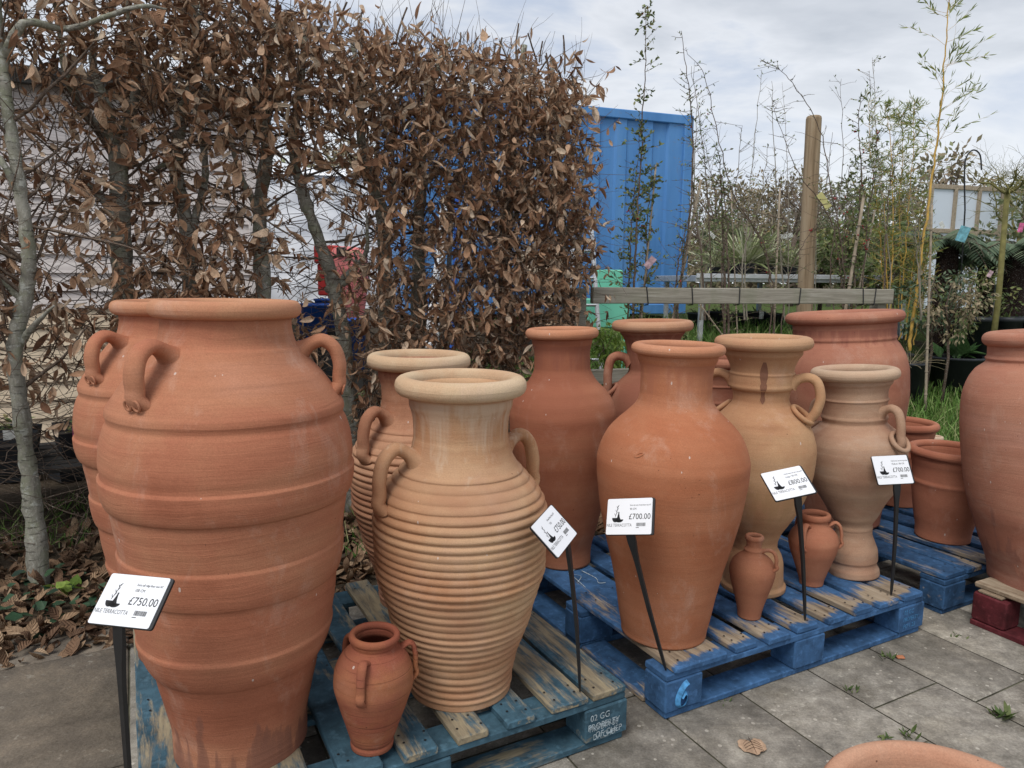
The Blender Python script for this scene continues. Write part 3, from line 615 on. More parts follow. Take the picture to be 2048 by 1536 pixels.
# ribbed amphorae
tC = terracotta('ribbed_clay', (.46, .262, .152), (.53, .35, .22), .6, (.33, .165, .10), (.56, .42, .30), None, None, .8, 3.)
tCr = terracotta('ribbed_rim', (.53, .345, .21), (.58, .43, .28), .6, None, None, None, None, .8, 4.)
tC = terracotta('ribbed_clay', (.46, .245, .128), (.54, .345, .20), .6, (.35, .17, .10), None, None, (.58, .80, (.55, .41, .30)), .8, 3.)
profC = [(806, 104), (822, 99), (840, 96), (865, 95), (880, 97), (890, 99), (905, 104), (921, 113), (944, 132), (966, 152), (990, 166), (1015, 173), (1054, 174), (1087, 171), (1124, 168), (1159, 158), (1190, 148), (1232, 135), (1271, 120), (1312, 107), (1340, 101), (1365, 97), (1380, 95), (1386, 92)]
Cc = Pot('ribbed_amphora', 'buff ribbed amphora with pale rim in front of its twin', (921, 1366), .162, (769, 132.5, 38, 36), profC, [tC, tC, tCr], rim_x=922, ribs=None, group='ribbed two handled amphorae', wob=.002)
bpy.data.objects.remove(Cc.rim); bpy.data.objects.remove(Cc.body); bpy.data.objects.remove(Cc.t)
za = Cc.zr(925, 1)[0]
Cc = Pot('ribbed_amphora', 'buff ribbed amphora with pale rim in front of its twin', (921, 1366), .162, (769, 132.5, 38, 36), profC, [tC, tC, tCr], rim_x=922, ribs=(.012, za, 0.0212, .0040), group='ribbed two handled amphorae', wob=.002)
z1, z2 = Cc.zr(905, 1)[0], Cc.zr(990, 1)[0]
for off in (-62, 118): Cc.handle(off, z1, z2, .085, .030, .022, .017, flare=1.5)
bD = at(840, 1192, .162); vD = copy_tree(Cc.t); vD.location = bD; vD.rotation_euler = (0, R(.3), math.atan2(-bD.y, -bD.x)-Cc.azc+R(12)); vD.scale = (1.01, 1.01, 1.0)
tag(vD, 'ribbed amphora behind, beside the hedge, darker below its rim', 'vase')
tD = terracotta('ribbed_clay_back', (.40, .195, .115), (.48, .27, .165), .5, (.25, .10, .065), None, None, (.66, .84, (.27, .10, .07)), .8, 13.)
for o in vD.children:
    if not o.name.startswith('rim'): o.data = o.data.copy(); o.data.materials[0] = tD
# plain tall vases
tF = terracotta('plain_vase_clay', (.405, .148, .072), (.435, .18, .094), .4, None, None, None, (.70, .86, (.36, .14, .08)), .65, 5.)
tFr = terracotta('plain_vase_rim', (.46, .195, .105), (.47, .215, .12), .4, None, None, None, None, .6, 6.)
profF = [(714, 81), (730, 75), (745, 72.5), (780, 72), (798, 75), (808, 80), (825, 96), (846, 119), (865, 135), (899, 150), (919, 154), (950, 152.5), (980, 148), (1012, 143), (1050, 134), (1078, 126.5), (1126, 112.5), (1180, 100), (1227, 91), (1250, 86), (1262, 83), (1268, 80)]
Fv = Pot('plain_vase', 'smooth orange terracotta vase with no handles, at front of the bright blue pallet', (1326, 1258), .162, (697, 95, 22, 26), profF, [tF, tFr], rim_x=1356, group='plain tall terracotta vases')
mb = MB(); a0 = Fv.azc+R(-25); zc0 = Fv.zr(884, 1)[0]; rows = []
for i, q in enumerate((1., .72, .5, 0.01)):
    rows.append([]); dz_ = (.0012, .0030, .0004, -.001)[i]
    for k in range(18):
        t_ = 2*math.pi*k/18; u_ = .017*q*math.cos(t_); w_ = .0058*q*math.sin(t_); x_ = u_*.86-w_*.5; z_ = zc0+u_*.5+w_*.86; r_ = Fv.r(z_)+dz_
        rows[-1].append(Vector((r_*math.cos(a0+x_/r_), r_*math.sin(a0+x_/r_), z_)))
mb.add([v for r_ in rows for v in r_], [(i*18+k, i*18+(k+1) % 18, i*18+18+(k+1) % 18, i*18+18+k) for i in range(3) for k in range(18)]); mb.build('surface_scar', tF, Fv.t, True)
tE = terracotta('plain_vase_clay_dark', (.34, .125, .068), (.39, .16, .088), .4, (.27, .095, .055), None, None, (.72, .86, (.26, .095, .06)), .6, 7.)
profE = [(680, 61), (705, 56), (735, 56.5), (750, 62), (761, 69), (781, 88), (807, 103), (830, 107.5), (870, 106), (900, 102), (950, 92), (1000, 80), (1048, 67), (1100, 54), (1120, 48.5), (1124, 46)]
Ev = Pot('plain_vase', 'smooth dark terracotta vase with no handles, behind and left of the other', (1127, 1120), .162, (666, 73.5, 20, 20), profE, [tE, tFr], rim_x=1124, group='plain tall terracotta vases')
# ring handled vases
tH = terracotta('ring_vase_clay', (.47, .262, .135), (.53, .33, .175), .7, (.34, .165, .085), None, None, None, .6, 8.)
tH = terracotta('ring_vase_clay', (.44, .235, .125), (.50, .30, .165), .7, (.34, .165, .088), None, None, (.20, .40, (.40, .235, .12)), .6, 8.)
tHr = terracotta('ring_vase_rim', (.46, .235, .135), (.50, .30, .17), .6, None, None, None, None, .6, 9.)
profH = [(706, 80), (716, 73), (735, 65), (741, 64), (745, 67), (749, 65.5), (758, 66), (764, 66), (770, 67), (775, 65), (779, 59), (797, 57), (806, 60), (813, 67), (825, 80), (840, 95), (866, 108), (898, 114), (934, 111), (974, 101), (1010, 86), (1040, 67), (1063, 52), (1082, 46), (1090, 46), (1095, 49), (1105, 55), (1120, 59), (1150, 60.5), (1158, 61), (1164, 66), (1172, 71.5), (1179, 72), (1184, 70)]
H = Pot('ring_vase', 'large tan vase with ring handles, fluted foot and long dark drip on its neck', (1505, 1171), .162, (685, 100.5, 25, 28), profH, [tH, tH, tHr], rim_x=1527, group='ring handled pedestal vases')
z1, z2 = H.zr(758, 1)[0], H.zr(838, 1)[0]
for off in (78, -102):
    H.handle(off, z1, z2, .084, .014, .018, .016, flare=1.3); H.ring(off, z2+.028, .040, .0085, .012)
mb = MB(); a0 = H.azc+R(4); rows = []
for i in range(19):
    f = i/18; z = H.zr(718+82*f, 1)[0]; hw = (.0035+.0095*math.sin(math.pi*min(1, f*1.5+.06))**1.2 if f < .55 else .0085+.003*math.sin(f*14))*(1-max(0, f-.9)*9); rr_ = H.r(z)+.0012
    rows.append([Vector((rr_*math.cos(a0+d/rr_), rr_*math.sin(a0+d/rr_), z)) for d in (-hw, -hw*.4, hw*.4, hw)])
mb.add([v for r_ in rows for v in r_], [(i*4+j, i*4+j+1, i*4+j+5, i*4+j+4) for i in range(18) for j in range(3)])
mb.build('drip_mark', terracotta('drip_stain', (.20, .095, .06), (.24, .115, .07), .5, ring=.4), H.t, True)
tI = terracotta('medium_ring_clay', (.37, .215, .14), (.44, .285, .19), .7, (.27, .15, .10), (.45, .34, .26), None, None, .7, 10.)
tIr = terracotta('medium_ring_rim', (.50, .36, .25), (.47, .31, .21), .6, None, None, None, None, .7, 11.)
profI = [(764, 78), (772, 72), (785, 68), (794, 68), (798, 70.5), (802, 68), (815, 66.5), (828, 67), (834, 69), (839, 67), (843, 66), (850, 72), (865, 91), (885, 104), (905, 107), (940, 102), (974, 85), (1000, 66), (1031, 48), (1048, 38), (1054, 39), (1058, 38), (1064, 38), (1080, 43), (1099, 49), (1115, 49), (1121, 46.5), (1126, 47.5), (1134, 52), (1142, 53), (1149, 52), (1153, 51)]
I = Pot('ring_vase', 'medium buff ring handled vase with pale cream rim, by the right hand £700 sign', (1706, 1144), .162, (747, 92.5, 23, 24), profI, [tI, tI, tIr], rim_x=1712, group='ring handled pedestal vases')
z1, z2 = I.zr(817, 1)[0], I.zr(880, 1)[0]
for off in (58, -122):
    I.handle(off, z1, z2, .066, .012, .016, .015, flare=1.3); I.ring(off, z2+.016, .037, .0085, .014, .85)
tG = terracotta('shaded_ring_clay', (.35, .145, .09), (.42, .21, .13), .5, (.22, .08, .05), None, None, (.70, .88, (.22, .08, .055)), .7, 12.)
tGr = terracotta('shaded_ring_rim', (.42, .19, .11), (.47, .26, .155), .6, None, None, None, None, .7, 14.)
bG = (1300, 1056); sG = .82
profG = [(650+(y-689)*sG, w*sG) for y, w in profH if not 738 < y < 778]
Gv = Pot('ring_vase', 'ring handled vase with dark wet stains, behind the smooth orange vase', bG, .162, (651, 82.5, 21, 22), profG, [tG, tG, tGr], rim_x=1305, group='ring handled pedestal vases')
z1, z2 = Gv.zr(718, 1)[0], Gv.zr(790, 1)[0]
for off in (-78, 102):
    Gv.handle(off, z1, z2, .085, .016, .021, .019, flare=1.35); Gv.ring(off, z2+.02, .046, .009, .012)
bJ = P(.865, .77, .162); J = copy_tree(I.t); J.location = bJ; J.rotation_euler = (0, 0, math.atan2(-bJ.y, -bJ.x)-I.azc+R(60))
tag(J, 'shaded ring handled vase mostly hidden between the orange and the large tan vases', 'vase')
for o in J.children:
    o.data = o.data.copy(); o.data.materials[0] = tG  # darker clay puts the shade behind its neighbours into the colour
# large jars
tK = terracotta('large_jar_clay', (.41, .175, .112), (.44, .205, .13), .4, (.30, .11, .075), None, None, (.78, .90, (.27, .10, .072)), .6, 15.)
profK = [(655, 107), (670, 106), (676, 108), (680, 106), (690, 113), (716, 126), (745, 131), (780, 131), (828, 124), (880, 112), (940, 96), (1000, 81), (1035, 74), (1042, 72)]
K = Pot('large_jar', 'large wide mouthed terracotta jar standing behind the ring handled vases', (1685, 1040), .162, (634, 123, 24, 30), profK, [tK], cat='jar', rim_x=1690, group='large terracotta jars')
tN = terracotta('right_urn_clay', (.40, .172, .112), (.43, .20, .13), .4, (.33, .135, .09), (.44, .26, .19), (.0, .42, (.24, .105, .078)), None, .9, 16.)
profN = [(690, 155), (708, 155), (714, 160), (719, 157), (737, 182), (765, 202), (798, 212), (845, 214), (926, 207), (1015, 190), (1047, 177), (1083, 164), (1116, 150), (1140, 143), (1165, 137), (1176, 135)]
N = Pot('large_jar', 'huge pinkish terracotta jar cut off by the right edge, on the red pallet', (2108, 1160), .162, (675, 168, 30, 34), profN, [tN], cat='jar', rim_x=2127, group='large terracotta jars', seg=160)
# wide planters on the dark blue pallet
tL = terracotta('planter_clay', (.39, .152, .090), (.41, .165, .10), .3, (.29, .10, .062), None, None, None, .5, 17.)
profL = [(918, 84), (935, 79), (955, 77), (962, 79), (968, 77), (1000, 71), (1030, 64.5), (1060, 57.5), (1074, 54.5), (1079, 53)]
L1 = Pot('planter', 'wide round terracotta planter between the medium vase and the huge jar', (1884, 1073), .162, (903, 94, 17, 18), profL, [tL], cat='planter', group='round terracotta planters', rim_x=1904, inner=.3)
L2 = copy_tree(L1.t); L2.location = at(1793, 1004, .162); tag(L2, 'wide terracotta planter behind, partly hidden by the medium vase', 'planter'); L2.rotation_euler = (0, 0, 1.1); L2.scale = (.92, .92, 1.05)
tP = terracotta('pale_pot_clay', (.50, .34, .24), (.54, .40, .29), .5, ring=.6, seed=18.)
pL3 = at(1866, 905, .162)
L3 = Pot('planter', 'little pale pot, only its rim showing behind the wide planter', (1866, 905), .162, (876, 19, 9, 6), [(882, 16), (895, 13), (905, 11), (907, 10)], [tP], cat='planter', group='round terracotta planters', inner=.1)
# bottom right bowl
tO = terracotta('near_pot_clay', (.47, .245, .155), (.53, .31, .205), .4, None, None, None, None, .9, 19.)
rO = .192; cO = at(1922, 1644, .40); mb = MB()
mb.lathe([(.001, .004), (.12, .0), (.128, .004), (.15, .12), (.17, .25), (.178, .34), (.182, .37), (.190, .377), (rO-.004, .380), (rO, .388), (rO, .396), (rO-.006, .403), (rO-.016, .405), (rO-.026, .400), (rO-.032, .385), (.160, .34), (.150, .25), (.135, .12), (.12, .03), (.001, .028)], 128, 0, (0, 0, 0), .002)
Ot = thing('planter', 'round terracotta pot at bottom right corner, only its rim in view', 'planter', (cO.x, cO.y, 0), None, 'round terracotta planters'); mb.build('body', tO, Ot, True); Ot.scale = (1.10, 1.10, 1)
# small pots on the pallets
tM = terracotta('small_amphora_clay', (.28, .088, .052), (.34, .135, .062), .5, (.27, .10, .075), None, None, None, .8, 20., lines=1.)
profM1 = [(1283, 47), (1288, 45), (1294, 50), (1302, 60), (1315, 70), (1340, 79.5), (1360, 80.5), (1395, 71), (1440, 55), (1468, 45), (1476, 42), (1480, 43.5), (1486, 43.5), (1490, 41)]
M1 = Pot('small_amphora', 'small brick red three handled pot at the front of the weathered pallet', (744, 1487), .162, (1272, 52, 16, 13), profM1, [tM], rim_x=749, group='small terracotta pots', thick=.007, inner=.2)
z1, z2 = M1.zr(1300, 1)[0], M1.zr(1362, 1)[0]
for off in (-18, 98, -138): M1.handle(off, z1, z2, .026, .008, .0105, .006, flare=1.25)
tM2 = terracotta('jug_clay', (.38, .155, .088), (.41, .18, .10), .4, (.30, .12, .07), None, None, None, .6, 21.)
profM2 = [(1080, 17), (1086, 15.5), (1091, 15), (1095, 17), (1098, 20), (1101, 19.5), (1105, 21), (1112, 32), (1125, 43), (1140, 46.5), (1158, 43.5), (1180, 36.5), (1205, 28.5), (1225, 24), (1231, 23), (1234, 22)]
M2 = Pot('small_jug', 'small narrow necked jug with one loop handle, in front of the tan vase foot', (1498, 1231), .162, (1075, 19.5, 11, 8), profM2, [tM2], cat='jug', rim_x=1509, group='small terracotta pots', thick=.006, inner=.12)
M2.handle(72, M2.zr(1097, 1)[0], M2.zr(1128, 1)[0], .024, .006, .007, .006, flare=1.3)
tM3 = terracotta('small_jar_clay', (.40, .155, .088), (.44, .205, .12), .5, (.28, .10, .06), None, None, None, .7, 22.)
profM3 = [(1040, 27), (1047, 29), (1054, 36), (1066, 47), (1080, 51.5), (1095, 49), (1120, 39.5), (1145, 30), (1160, 25), (1166, 24), (1169, 23)]
M3 = Pot('small_jar', 'small orange jar with three looped handles, behind the £800 sign stake', (1622, 1166), .162, (1032, 33, 13, 10), profM3, [tM3], cat='jar', rim_x=1630, group='small terracotta pots', thick=.006, inner=.14)
z1, z2 = M3.zr(1048, 1)[0], M3.zr(1086, 1)[0]
for off in (-22, 95, -140): M3.handle(off, z1, z2, .022, .012, .011, .006, flare=1.25)

# ------------------------------------------------------------------ price signs
def sign(label, c, X, U, foot, lines, top=0., near=1.066):
    c = Vector((0, 0, EYE))+near*(Vector(c)-Vector((0, 0, EYE))); X = Vector(X).normalized(); U = Vector(U); U = (U-X*U.dot(X)).normalized(); Nn = X.cross(U)   # towards the reader
    t = thing('price_sign', label, 'price sign', Vector(foot), None, 'price signs on black stakes')
    Mx = Matrix(((X.x, U.x, Nn.x, c.x-foot[0]), (X.y, U.y, Nn.y, c.y-foot[1]), (X.z, U.z, Nn.z, c.z-foot[2]), (0, 0, 0, 1))) @ Matrix.Scale(near/1.066, 4)
    def rrect(w, h, r, z):
        return [Vector((sx*(w/2-r)+r*math.cos(a), sy*(h/2-r)+r*math.sin(a), z)) for sx, sy, a0 in ((1, 1, 0), (-1, 1, 90), (-1, -1, 180), (1, -1, 270)) for a in [R(a0+q) for q in (0, 30, 60, 90)]]
    def plate(w, h, r, z0, z1, ox=0):
        a = [Mx @ (p+Vector((ox, 0, 0))) for p in rrect(w, h, r, z0)]; b_ = [Mx @ (p+Vector((ox, 0, 0))) for p in rrect(w, h, r, z1)]; n = len(a)
        return MB().add(a+b_, [tuple(range(n-1, -1, -1)), tuple(range(n, 2*n))]+[(i, (i+1) % n, n+(i+1) % n, n+i) for i in range(n)])
    plate(.136, .102, .005, -.007, -.0012, .003).build('backing', M['black'], t)
    card = plate(.130, .100, .004, -.001, .0008).build('card', M['card'], t)
    T = Mx @ Matrix.Translation((0, 0, .0012))
    lettering('price_lettering', lines, M['ink'], card, T)
    lettering('shop_lettering', [('NILE TERRACOTTA', .0120, -.0640, -.0285, .70, 0)], M['greyink'], card, T)
    e = MB()
    def poly(ps): e.add([T @ Vector((x, y, 0)) for x, y in ps], [tuple(range(len(ps)))])
    def bowl(cx, cy, rx, ry): poly([(cx-rx, cy)]+[(cx+rx*math.cos(R(a)), cy+ry*math.sin(R(a))) for a in range(180, 361, 15)])
    bowl(-.0395, -.004, .0095, .0125); bowl(-.0285, -.0085, .0125, .0085)
    poly([(-.0375, -.016), (-.022, -.013), (-.0265, -.003), (-.0285, .006), (-.0288, .011), (-.0278, .0125), (-.0325, .0125), (-.0315, .011), (-.032, .006), (-.0345, -.003)])
    def stroke(a, b_, w=.0005):
        d = Vector((b_[0]-a[0], b_[1]-a[1])).normalized(); n_ = Vector((-d.y, d.x))*w; poly([(a[0]+n_.x, a[1]+n_.y), (a[0]-n_.x, a[1]-n_.y), (b_[0]-n_.x, b_[1]-n_.y), (b_[0]+n_.x, b_[1]+n_.y)])
    stroke((-.040, -.002), (-.036, .012)); stroke((-.036, .012), (-.0335, .030))
    for (a, b_) in (((-.039, .002), (-.0425, .008)), ((-.0375, .006), (-.0345, .012)), ((-.036, .012), (-.0395, .018)), ((-.0352, .017), (-.032, .023)), ((-.0343, .023), (-.037, .028)), ((-.0335, .026), (-.0305, .032))): stroke(a, b_, .0006)
    e.build('emblem', M['ink'], card)
    bc = MB(); x = .022; r2 = random.Random(3)
    while x < .047:
        w = r2.choice((.0005, .0009, .0014)); bc.add([T @ Vector(p) for p in ((x, -.028, 0), (x+w, -.028, 0), (x+w, -.0185, 0), (x, -.0185, 0))], [(0, 1, 2, 3)]); x += w+r2.choice((.0005, .0009))
    bc.add([T @ Vector(p) for p in ((.021, -.0325, 0), (.030, -.0325, 0), (.030, -.0308, 0), (.021, -.0308, 0))], [(0, 1, 2, 3)])
    bc.build('barcode', M['greyink'], card)
    # stake: flat wide neck under the card, narrowing to a pointed rod
    a = Mx @ Vector((top, -.046, -.004)); d = -a; Ln = d.length; dn = d.normalized(); sd = (Nn.cross(dn)).normalized(); fw = dn.cross(sd); rows = []
    for f, w, th in ((0, .0125, .003), (.03, .0125, .0035), (.06, .0120, .004), (.12, .0085, .0045), (.20, .0062, .0045), (.5, .0055, .0042), (.85, .0045, .0035), (.96, .0035, .003), (1., .0018, .0018)):
        bow = math.sin(f*math.pi)*.006; p = a+d*f+fw*bow; rows.append([p+sd*w*x_+fw*th*y_ for x_, y_ in ((-1, -1), (1, -1), (1, 1), (-1, 1))])
    n = len(rows); fs = [(i*4+j, i*4+(j+1) % 4, i*4+4+(j+1) % 4, i*4+4+j) for i in range(n-1) for j in range(4)]+[(3, 2, 1, 0), tuple((n-1)*4+j for j in range(4))]
    MB().add([v for r_ in rows for v in r_], fs).build('stake', M['black'], t)
    return t
def tx(l1, l2, pr, s1=.0066): return [(l1, s1, .0015, .029, .72, .0), (l2, .0080, .0015, .0175, .85, .0), (pr, .0225, -.001, -.0085, .86, .0)]
f1 = at(281, 1760, 0)
sign('£750.00 price sign leaning low at left of the tallest ridged vase', (-.6877, 1.2266, .6807), (.9827, -.1854, .0025), (.1335, .7168, .6843), f1, tx('Extra tall ridge floor vase NT', '100 CM', '£750.00'), -.002, .985)
sign('£750.00 price sign twisted diagonal beside the ribbed amphora', (.1051, 1.6482, .6685), (.4305, .8885, .1587), (-.6756, .2007, .7094), at(1160, 1383, .163), tx('Greek Band Vase NT', 'Tall', '£750.00', .0072), .012, 1.0)
sign('£700.00 price sign upright before the smooth orange vase', (.3022, 1.7625, .667), (.8574, -.4774, .192), (.114, .5401, .8339), at(1332, 1340, .142), tx('Extra tall rustic Greek floor vase NT', '90 CM', '£700.00', .0056), .004)
sign('£800.00 price sign tipped clockwise before the large tan vase', (.783, 1.967, .7002), (.9711, .1751, .1619), (-.2381, .7485, .6189), at(1610, 1240, .163), tx('Mediterranean vase with ring handles', 'Large / 90 CM', '£800.00', .0056), .008)
sign('£700.00 price sign in front of the medium buff ring handled vase', (1.2373, 2.2638, .6633), (.9923, .1212, .0248), (-.0808, .4833, .8717), at(1782, 1190, .163), tx('Mediterranean vase with ring handles', 'Medium / 80 CM', '£700.00', .0056), .006)

# ------------------------------------------------------------------ hornbeam hedge: a row of trees holding dead leaves
HO = Vector((-1.961, 2.823, 0)); HS = Vector((.862, .507, 0)); HT = Vector((-.507, .862, 0))
def hp(s, t, z): return HO+HS*s+HT*t+Vector((0, 0, z))
def on_row(px, py, t):
    """the place where the sight line through (px,py) meets the upright plane t metres behind the row's front"""
    r = ray(px, py); o = HO+HT*t; k = (o.x*HT.x+o.y*HT.y)/(r.x*HT.x+r.y*HT.y); return Vector((0, 0, EYE))+r*k
def interp(x, X, Y_): return float(np.interp(x, X, Y_))
def hedge_w(px, y):
    if y < interp(px, [-400, 0, 500, 560, 640, 700, 800, 900, 1000, 1100, 1150, 1190, 1200], [-250, -140, -40, 22, 42, 78, 96, 102, 112, 134, 160, 220, 320]): return 0
    if px > interp(y, [100, 230, 420, 520, 560, 640, 700], [1140, 1165, 1175, 1165, 1160, 1150, 1050]): return 0
    if px < 230: return interp(y, [-100, 120, 180, 260, 420, 620, 760, 860], [.75, .72, .52, .28, .40, .44, .22, .02])
    if px < 480: return interp(y, [-100, 150, 230, 330, 450, 520, 620, 700, 800], [1.3, 1.3, .95, .42, .36, .65, .8, .5, .1])
    if px < 720: return interp(y, [0, 200, 260, 380, 450, 600, 680, 800], [1.3, 1.3, .7, .26, .16, .20, .28, .1])
    if px < 900: return interp(y, [0, 220, 300, 420, 560, 640, 740, 850], [1.3, 1.3, 1.0, .62, .66, .95, .95, .3])
    return interp(y, [0, 220, 420, 560, 640, 760, 860], [1.4, 1.4, 1.25, 1.1, 1.05, .95, .6])
TREES = [
 ('slim bare hornbeam stem nearest the camera at far left, long branch overhead', 0.0, 2.82, [[(80, 1185), (72, 1080), (58, 950), (40, 800), (30, 690), (52, 590), (58, 510), (44, 400), (22, 260), (4, 120), (-12, -60)], [(44, 400), (10, 330), (-30, 280)], [(4, 130), (51, 58), (137, 45), (267, 34), (340, -8)], [(52, 600), (20, 580), (-30, 520)], [(30, 700), (70, 650), (110, 610)]], [25, 22, 19, 17, 16, 18, 15, 14, 13, 11, 9]),
 ('stoutest forked hornbeam trunk, splitting into three limbs left of the tallest vase', .22, None, [[(262, 1090), (258, 760), (246, 560), (240, 400), (236, 300)], [(236, 300), (208, 205), (186, 120), (190, 20), (180, -80)], [(238, 310), (270, 190), (262, 90), (255, -20)], [(228, 290), (165, 222), (132, 150), (118, 50), (100, -40)], [(244, 450), (190, 380), (150, 360)]], [25, 24, 23, 22, 20]),
 ('twin stemmed grey hornbeam rising behind the back ridged vase', .26, None, [[(396, 1060), (388, 700), (374, 470), (352, 340), (362, 240), (392, 140), (386, 20), (384, -60)], [(376, 480), (408, 350), (398, 200), (402, 60), (410, -30)], [(360, 330), (330, 330), (290, 350)]], [20, 19, 18, 15, 14, 13, 10, 8]),
 ('straight single hornbeam trunk above the tallest vase, right of the twin stems', .25, None, [[(532, 1040), (526, 620), (521, 430), (531, 300), (528, 180), (548, 50)], [(521, 430), (480, 360), (450, 270), (440, 180)]], [18, 18, 17, 14, 12, 8]),
 ('slanting hornbeam with a dark kinked limb in front of the red bin', .22, None, [[(704, 1010), (694, 740), (668, 570), (636, 480), (608, 400), (590, 300), (602, 170), (610, 60)], [(664, 578), (700, 548), (718, 512), (716, 470), (712, 430)], [(652, 580), (700, 562), (722, 530), (724, 500)]], [17, 17, 15, 13, 12, 10, 8, 5]),
 ('hornbeam with speckled bark, left one of the pair behind the ribbed amphorae', .24, None, [[(776, 1010), (776, 700), (769, 520), (764, 430), (742, 370), (720, 280), (716, 170), (700, 80)], [(769, 500), (790, 400), (800, 300), (790, 180)]], [18, 17, 16, 15, 11, 9, 7, 4]),
 ('hornbeam with straight mottled stem, right one of the pair behind the ribbed amphorae', .28, None, [[(836, 1000), (838, 610), (836, 430), (842, 300), (855, 200), (900, 84)], [(838, 420), (880, 330), (950, 290), (1010, 280)]], [16, 16, 14, 12, 10, 6]),
 ('ivy clad hornbeam inside the densest right part of the hedge', .28, None, [[(1010, 990), (1013, 700), (1010, 500), (1016, 350), (1030, 230), (1046, 92)], [(1012, 480), (1060, 380), (1110, 300), (1150, 270)], [(1012, 520), (960, 420), (930, 320)]], [18, 17, 17, 13, 9, 6]),
 ('last thin hornbeam at the right end of the hedge, beside the fence', .30, None, [[(1128, 960), (1130, 700), (1126, 480), (1122, 330), (1112, 220), (1100, 118)], [(1126, 480), (1160, 400), (1185, 330)]], [11, 11, 10, 8, 6, 4])]
leaf_all = []; TS = []
for label, t, Yf, stems, rad in TREES:
    root = thing('hornbeam_tree', label, 'tree', group='hornbeam trees of the clipped hedge')
    mb = MB(); main = None
    for si, st in enumerate(stems):
        pts = [(atY(x, y, Yf) if Yf else on_row(x, y, t)) for x, y in st]
        if si == 0: base = pts[0].copy(); base.z = 0; root.location = base; pts[0].z = min(pts[0].z, .03); main = pts; pts[0] = base+Vector((0, 0, -.02))
        for i, p in enumerate(pts[1:], 1): p += HT*rnd.uniform(-.03, .03)+(HT*(.10*i*rnd.choice((-1, 1)) if si else 0))*(.4 if i < len(pts) else 0)
        pts = [p-base for p in pts]
        n = len(pts); k = depth(pts[0]+base)/FPX
        rr_ = [r_*k*.82 for r_ in (rad if si == 0 else np.linspace(rad[min(len(rad)-1, 4)]*.75, 2.2, n))]
        cp = catmull(pts, 6); cr_ = np.interp(np.linspace(0, n-1, len(cp)), range(n), rr_)
        mb.tube([p+Vector((rnd.gauss(0, .0015), rnd.gauss(0, .0015), 0)) for p in cp], [float(r_*(1+rnd.gauss(0, .07)+(.18 if rnd.random() < .07 else 0))) for r_ in cr_], 10)
    mb.build('trunk', M['trunk'], root, True); TS.append((root, base, main, []))
TW = [[] for _ in TREES]; LP = [[] for _ in TREES]
def nearest(p): return min(range(len(TS)), key=lambda i: min((p-q).length for q in (TS[i][2][len(TS[i][2])//2], TS[i][2][-1])))
def wig(p, d, ln, n=5, w=.35, up=0.):
    pts = [p]; d = d.normalized()
    for i in range(n):
        d = (d+Vector((rnd.gauss(0, w), rnd.gauss(0, w), rnd.gauss(0, w)+up))*.5).normalized(); pts.append(pts[-1]+d*(ln/n))
    return pts
# boughs from the trunks
for i, (root, base, main, _) in enumerate(TS):
    for _ in range(20):
        k = rnd.uniform(.30, .98)*(len(main)-1); a = main[int(k)].lerp(main[min(int(k)+1, len(main)-1)], k-int(k))
        if a.z < .55: continue
        d = HS*rnd.uniform(-1, 1)+HT*rnd.uniform(-.35, .35)+Vector((0, 0, rnd.uniform(.0, .75)))
        pt = wig(a, d, rnd.uniform(.35, .8), 7, .28); x_, y_ = proj(pt[-1])
        if y_ < interp(x_, [0, 500, 700, 1000, 1190], [-200, -60, 50, 85, 200]) or x_ > 1205: continue
        TW[i].append((pt, np.linspace(rnd.uniform(.004, .009), .0018, 8)))
n_ = 0; tries = 0
while n_ < 5400 and tries < 160000:
    tries += 1; s_ = rnd.uniform(-1.1, 3.15); z = rnd.uniform(.45, 2.75); tt = rnd.choice((rnd.uniform(-.03, .12), rnd.uniform(0, .55)))
    p = hp(s_, tt, z); x_, y_ = proj(p)
    if rnd.random() > hedge_w(x_, y_)*.85: continue
    n_ += 1; i = nearest(p)
    d = HS*rnd.gauss(0, .7)+HT*rnd.gauss(-.25, .6)+Vector((0, 0, rnd.gauss(.25, .55)))
    pt = wig(p, d, rnd.uniform(.10, .30), 5, .4); TW[i].append((pt, np.linspace(rnd.uniform(.0015, .0026), .0008, 6)))
    for _ in range(rnd.choice((3, 4, 5, 6))):
        k = rnd.uniform(.8, 5); q = pt[int(k)].lerp(pt[min(int(k)+1, 5)], k-int(k)); LP[i].append(q)
for _ in range(2900):                                                # bare fine twigs through the row
    s_ = rnd.uniform(-1.1, 3.05); z = rnd.uniform(.15, 2.6); p = hp(s_, rnd.uniform(-.05, .5), z); x_, y_ = proj(p)
    if x_ > 1150 or y_ < interp(x_, [0, 500, 700, 1000, 1190], [-200, 0, 100, 130, 240]): continue
    d = HS*rnd.gauss(0, 1)+HT*rnd.gauss(0, .4)+Vector((0, 0, rnd.gauss(.1, .5)))
    TW[nearest(p)].append((wig(p, d, rnd.uniform(.2, .6), 7, .35), np.linspace(rnd.uniform(.0012, .003), .0007, 8)))
for _ in range(95):                                                  # cut shoots standing above the clipped top
    x_ = rnd.uniform(380, 1175); y_ = interp(x_, [380, 500, 560, 640, 700, 900, 1000, 1100, 1170], [-20, 0, 20, 40, 75, 98, 108, 130, 180])+rnd.uniform(-5, 40)
    p = on_row(x_, y_, rnd.uniform(.02, .45)); d = Vector((rnd.gauss(.08, .3), rnd.gauss(0, .2), 1)); r0 = rnd.choice((.0015, .002, .003, .0055)); ln = rnd.uniform(.08, .22) if r0 > .002 else rnd.uniform(.10, .42)
    TW[nearest(p)].append((wig(p, d, ln, 5, .14), np.linspace(r0, r0*(.8 if r0 > .003 else .35), 6)))
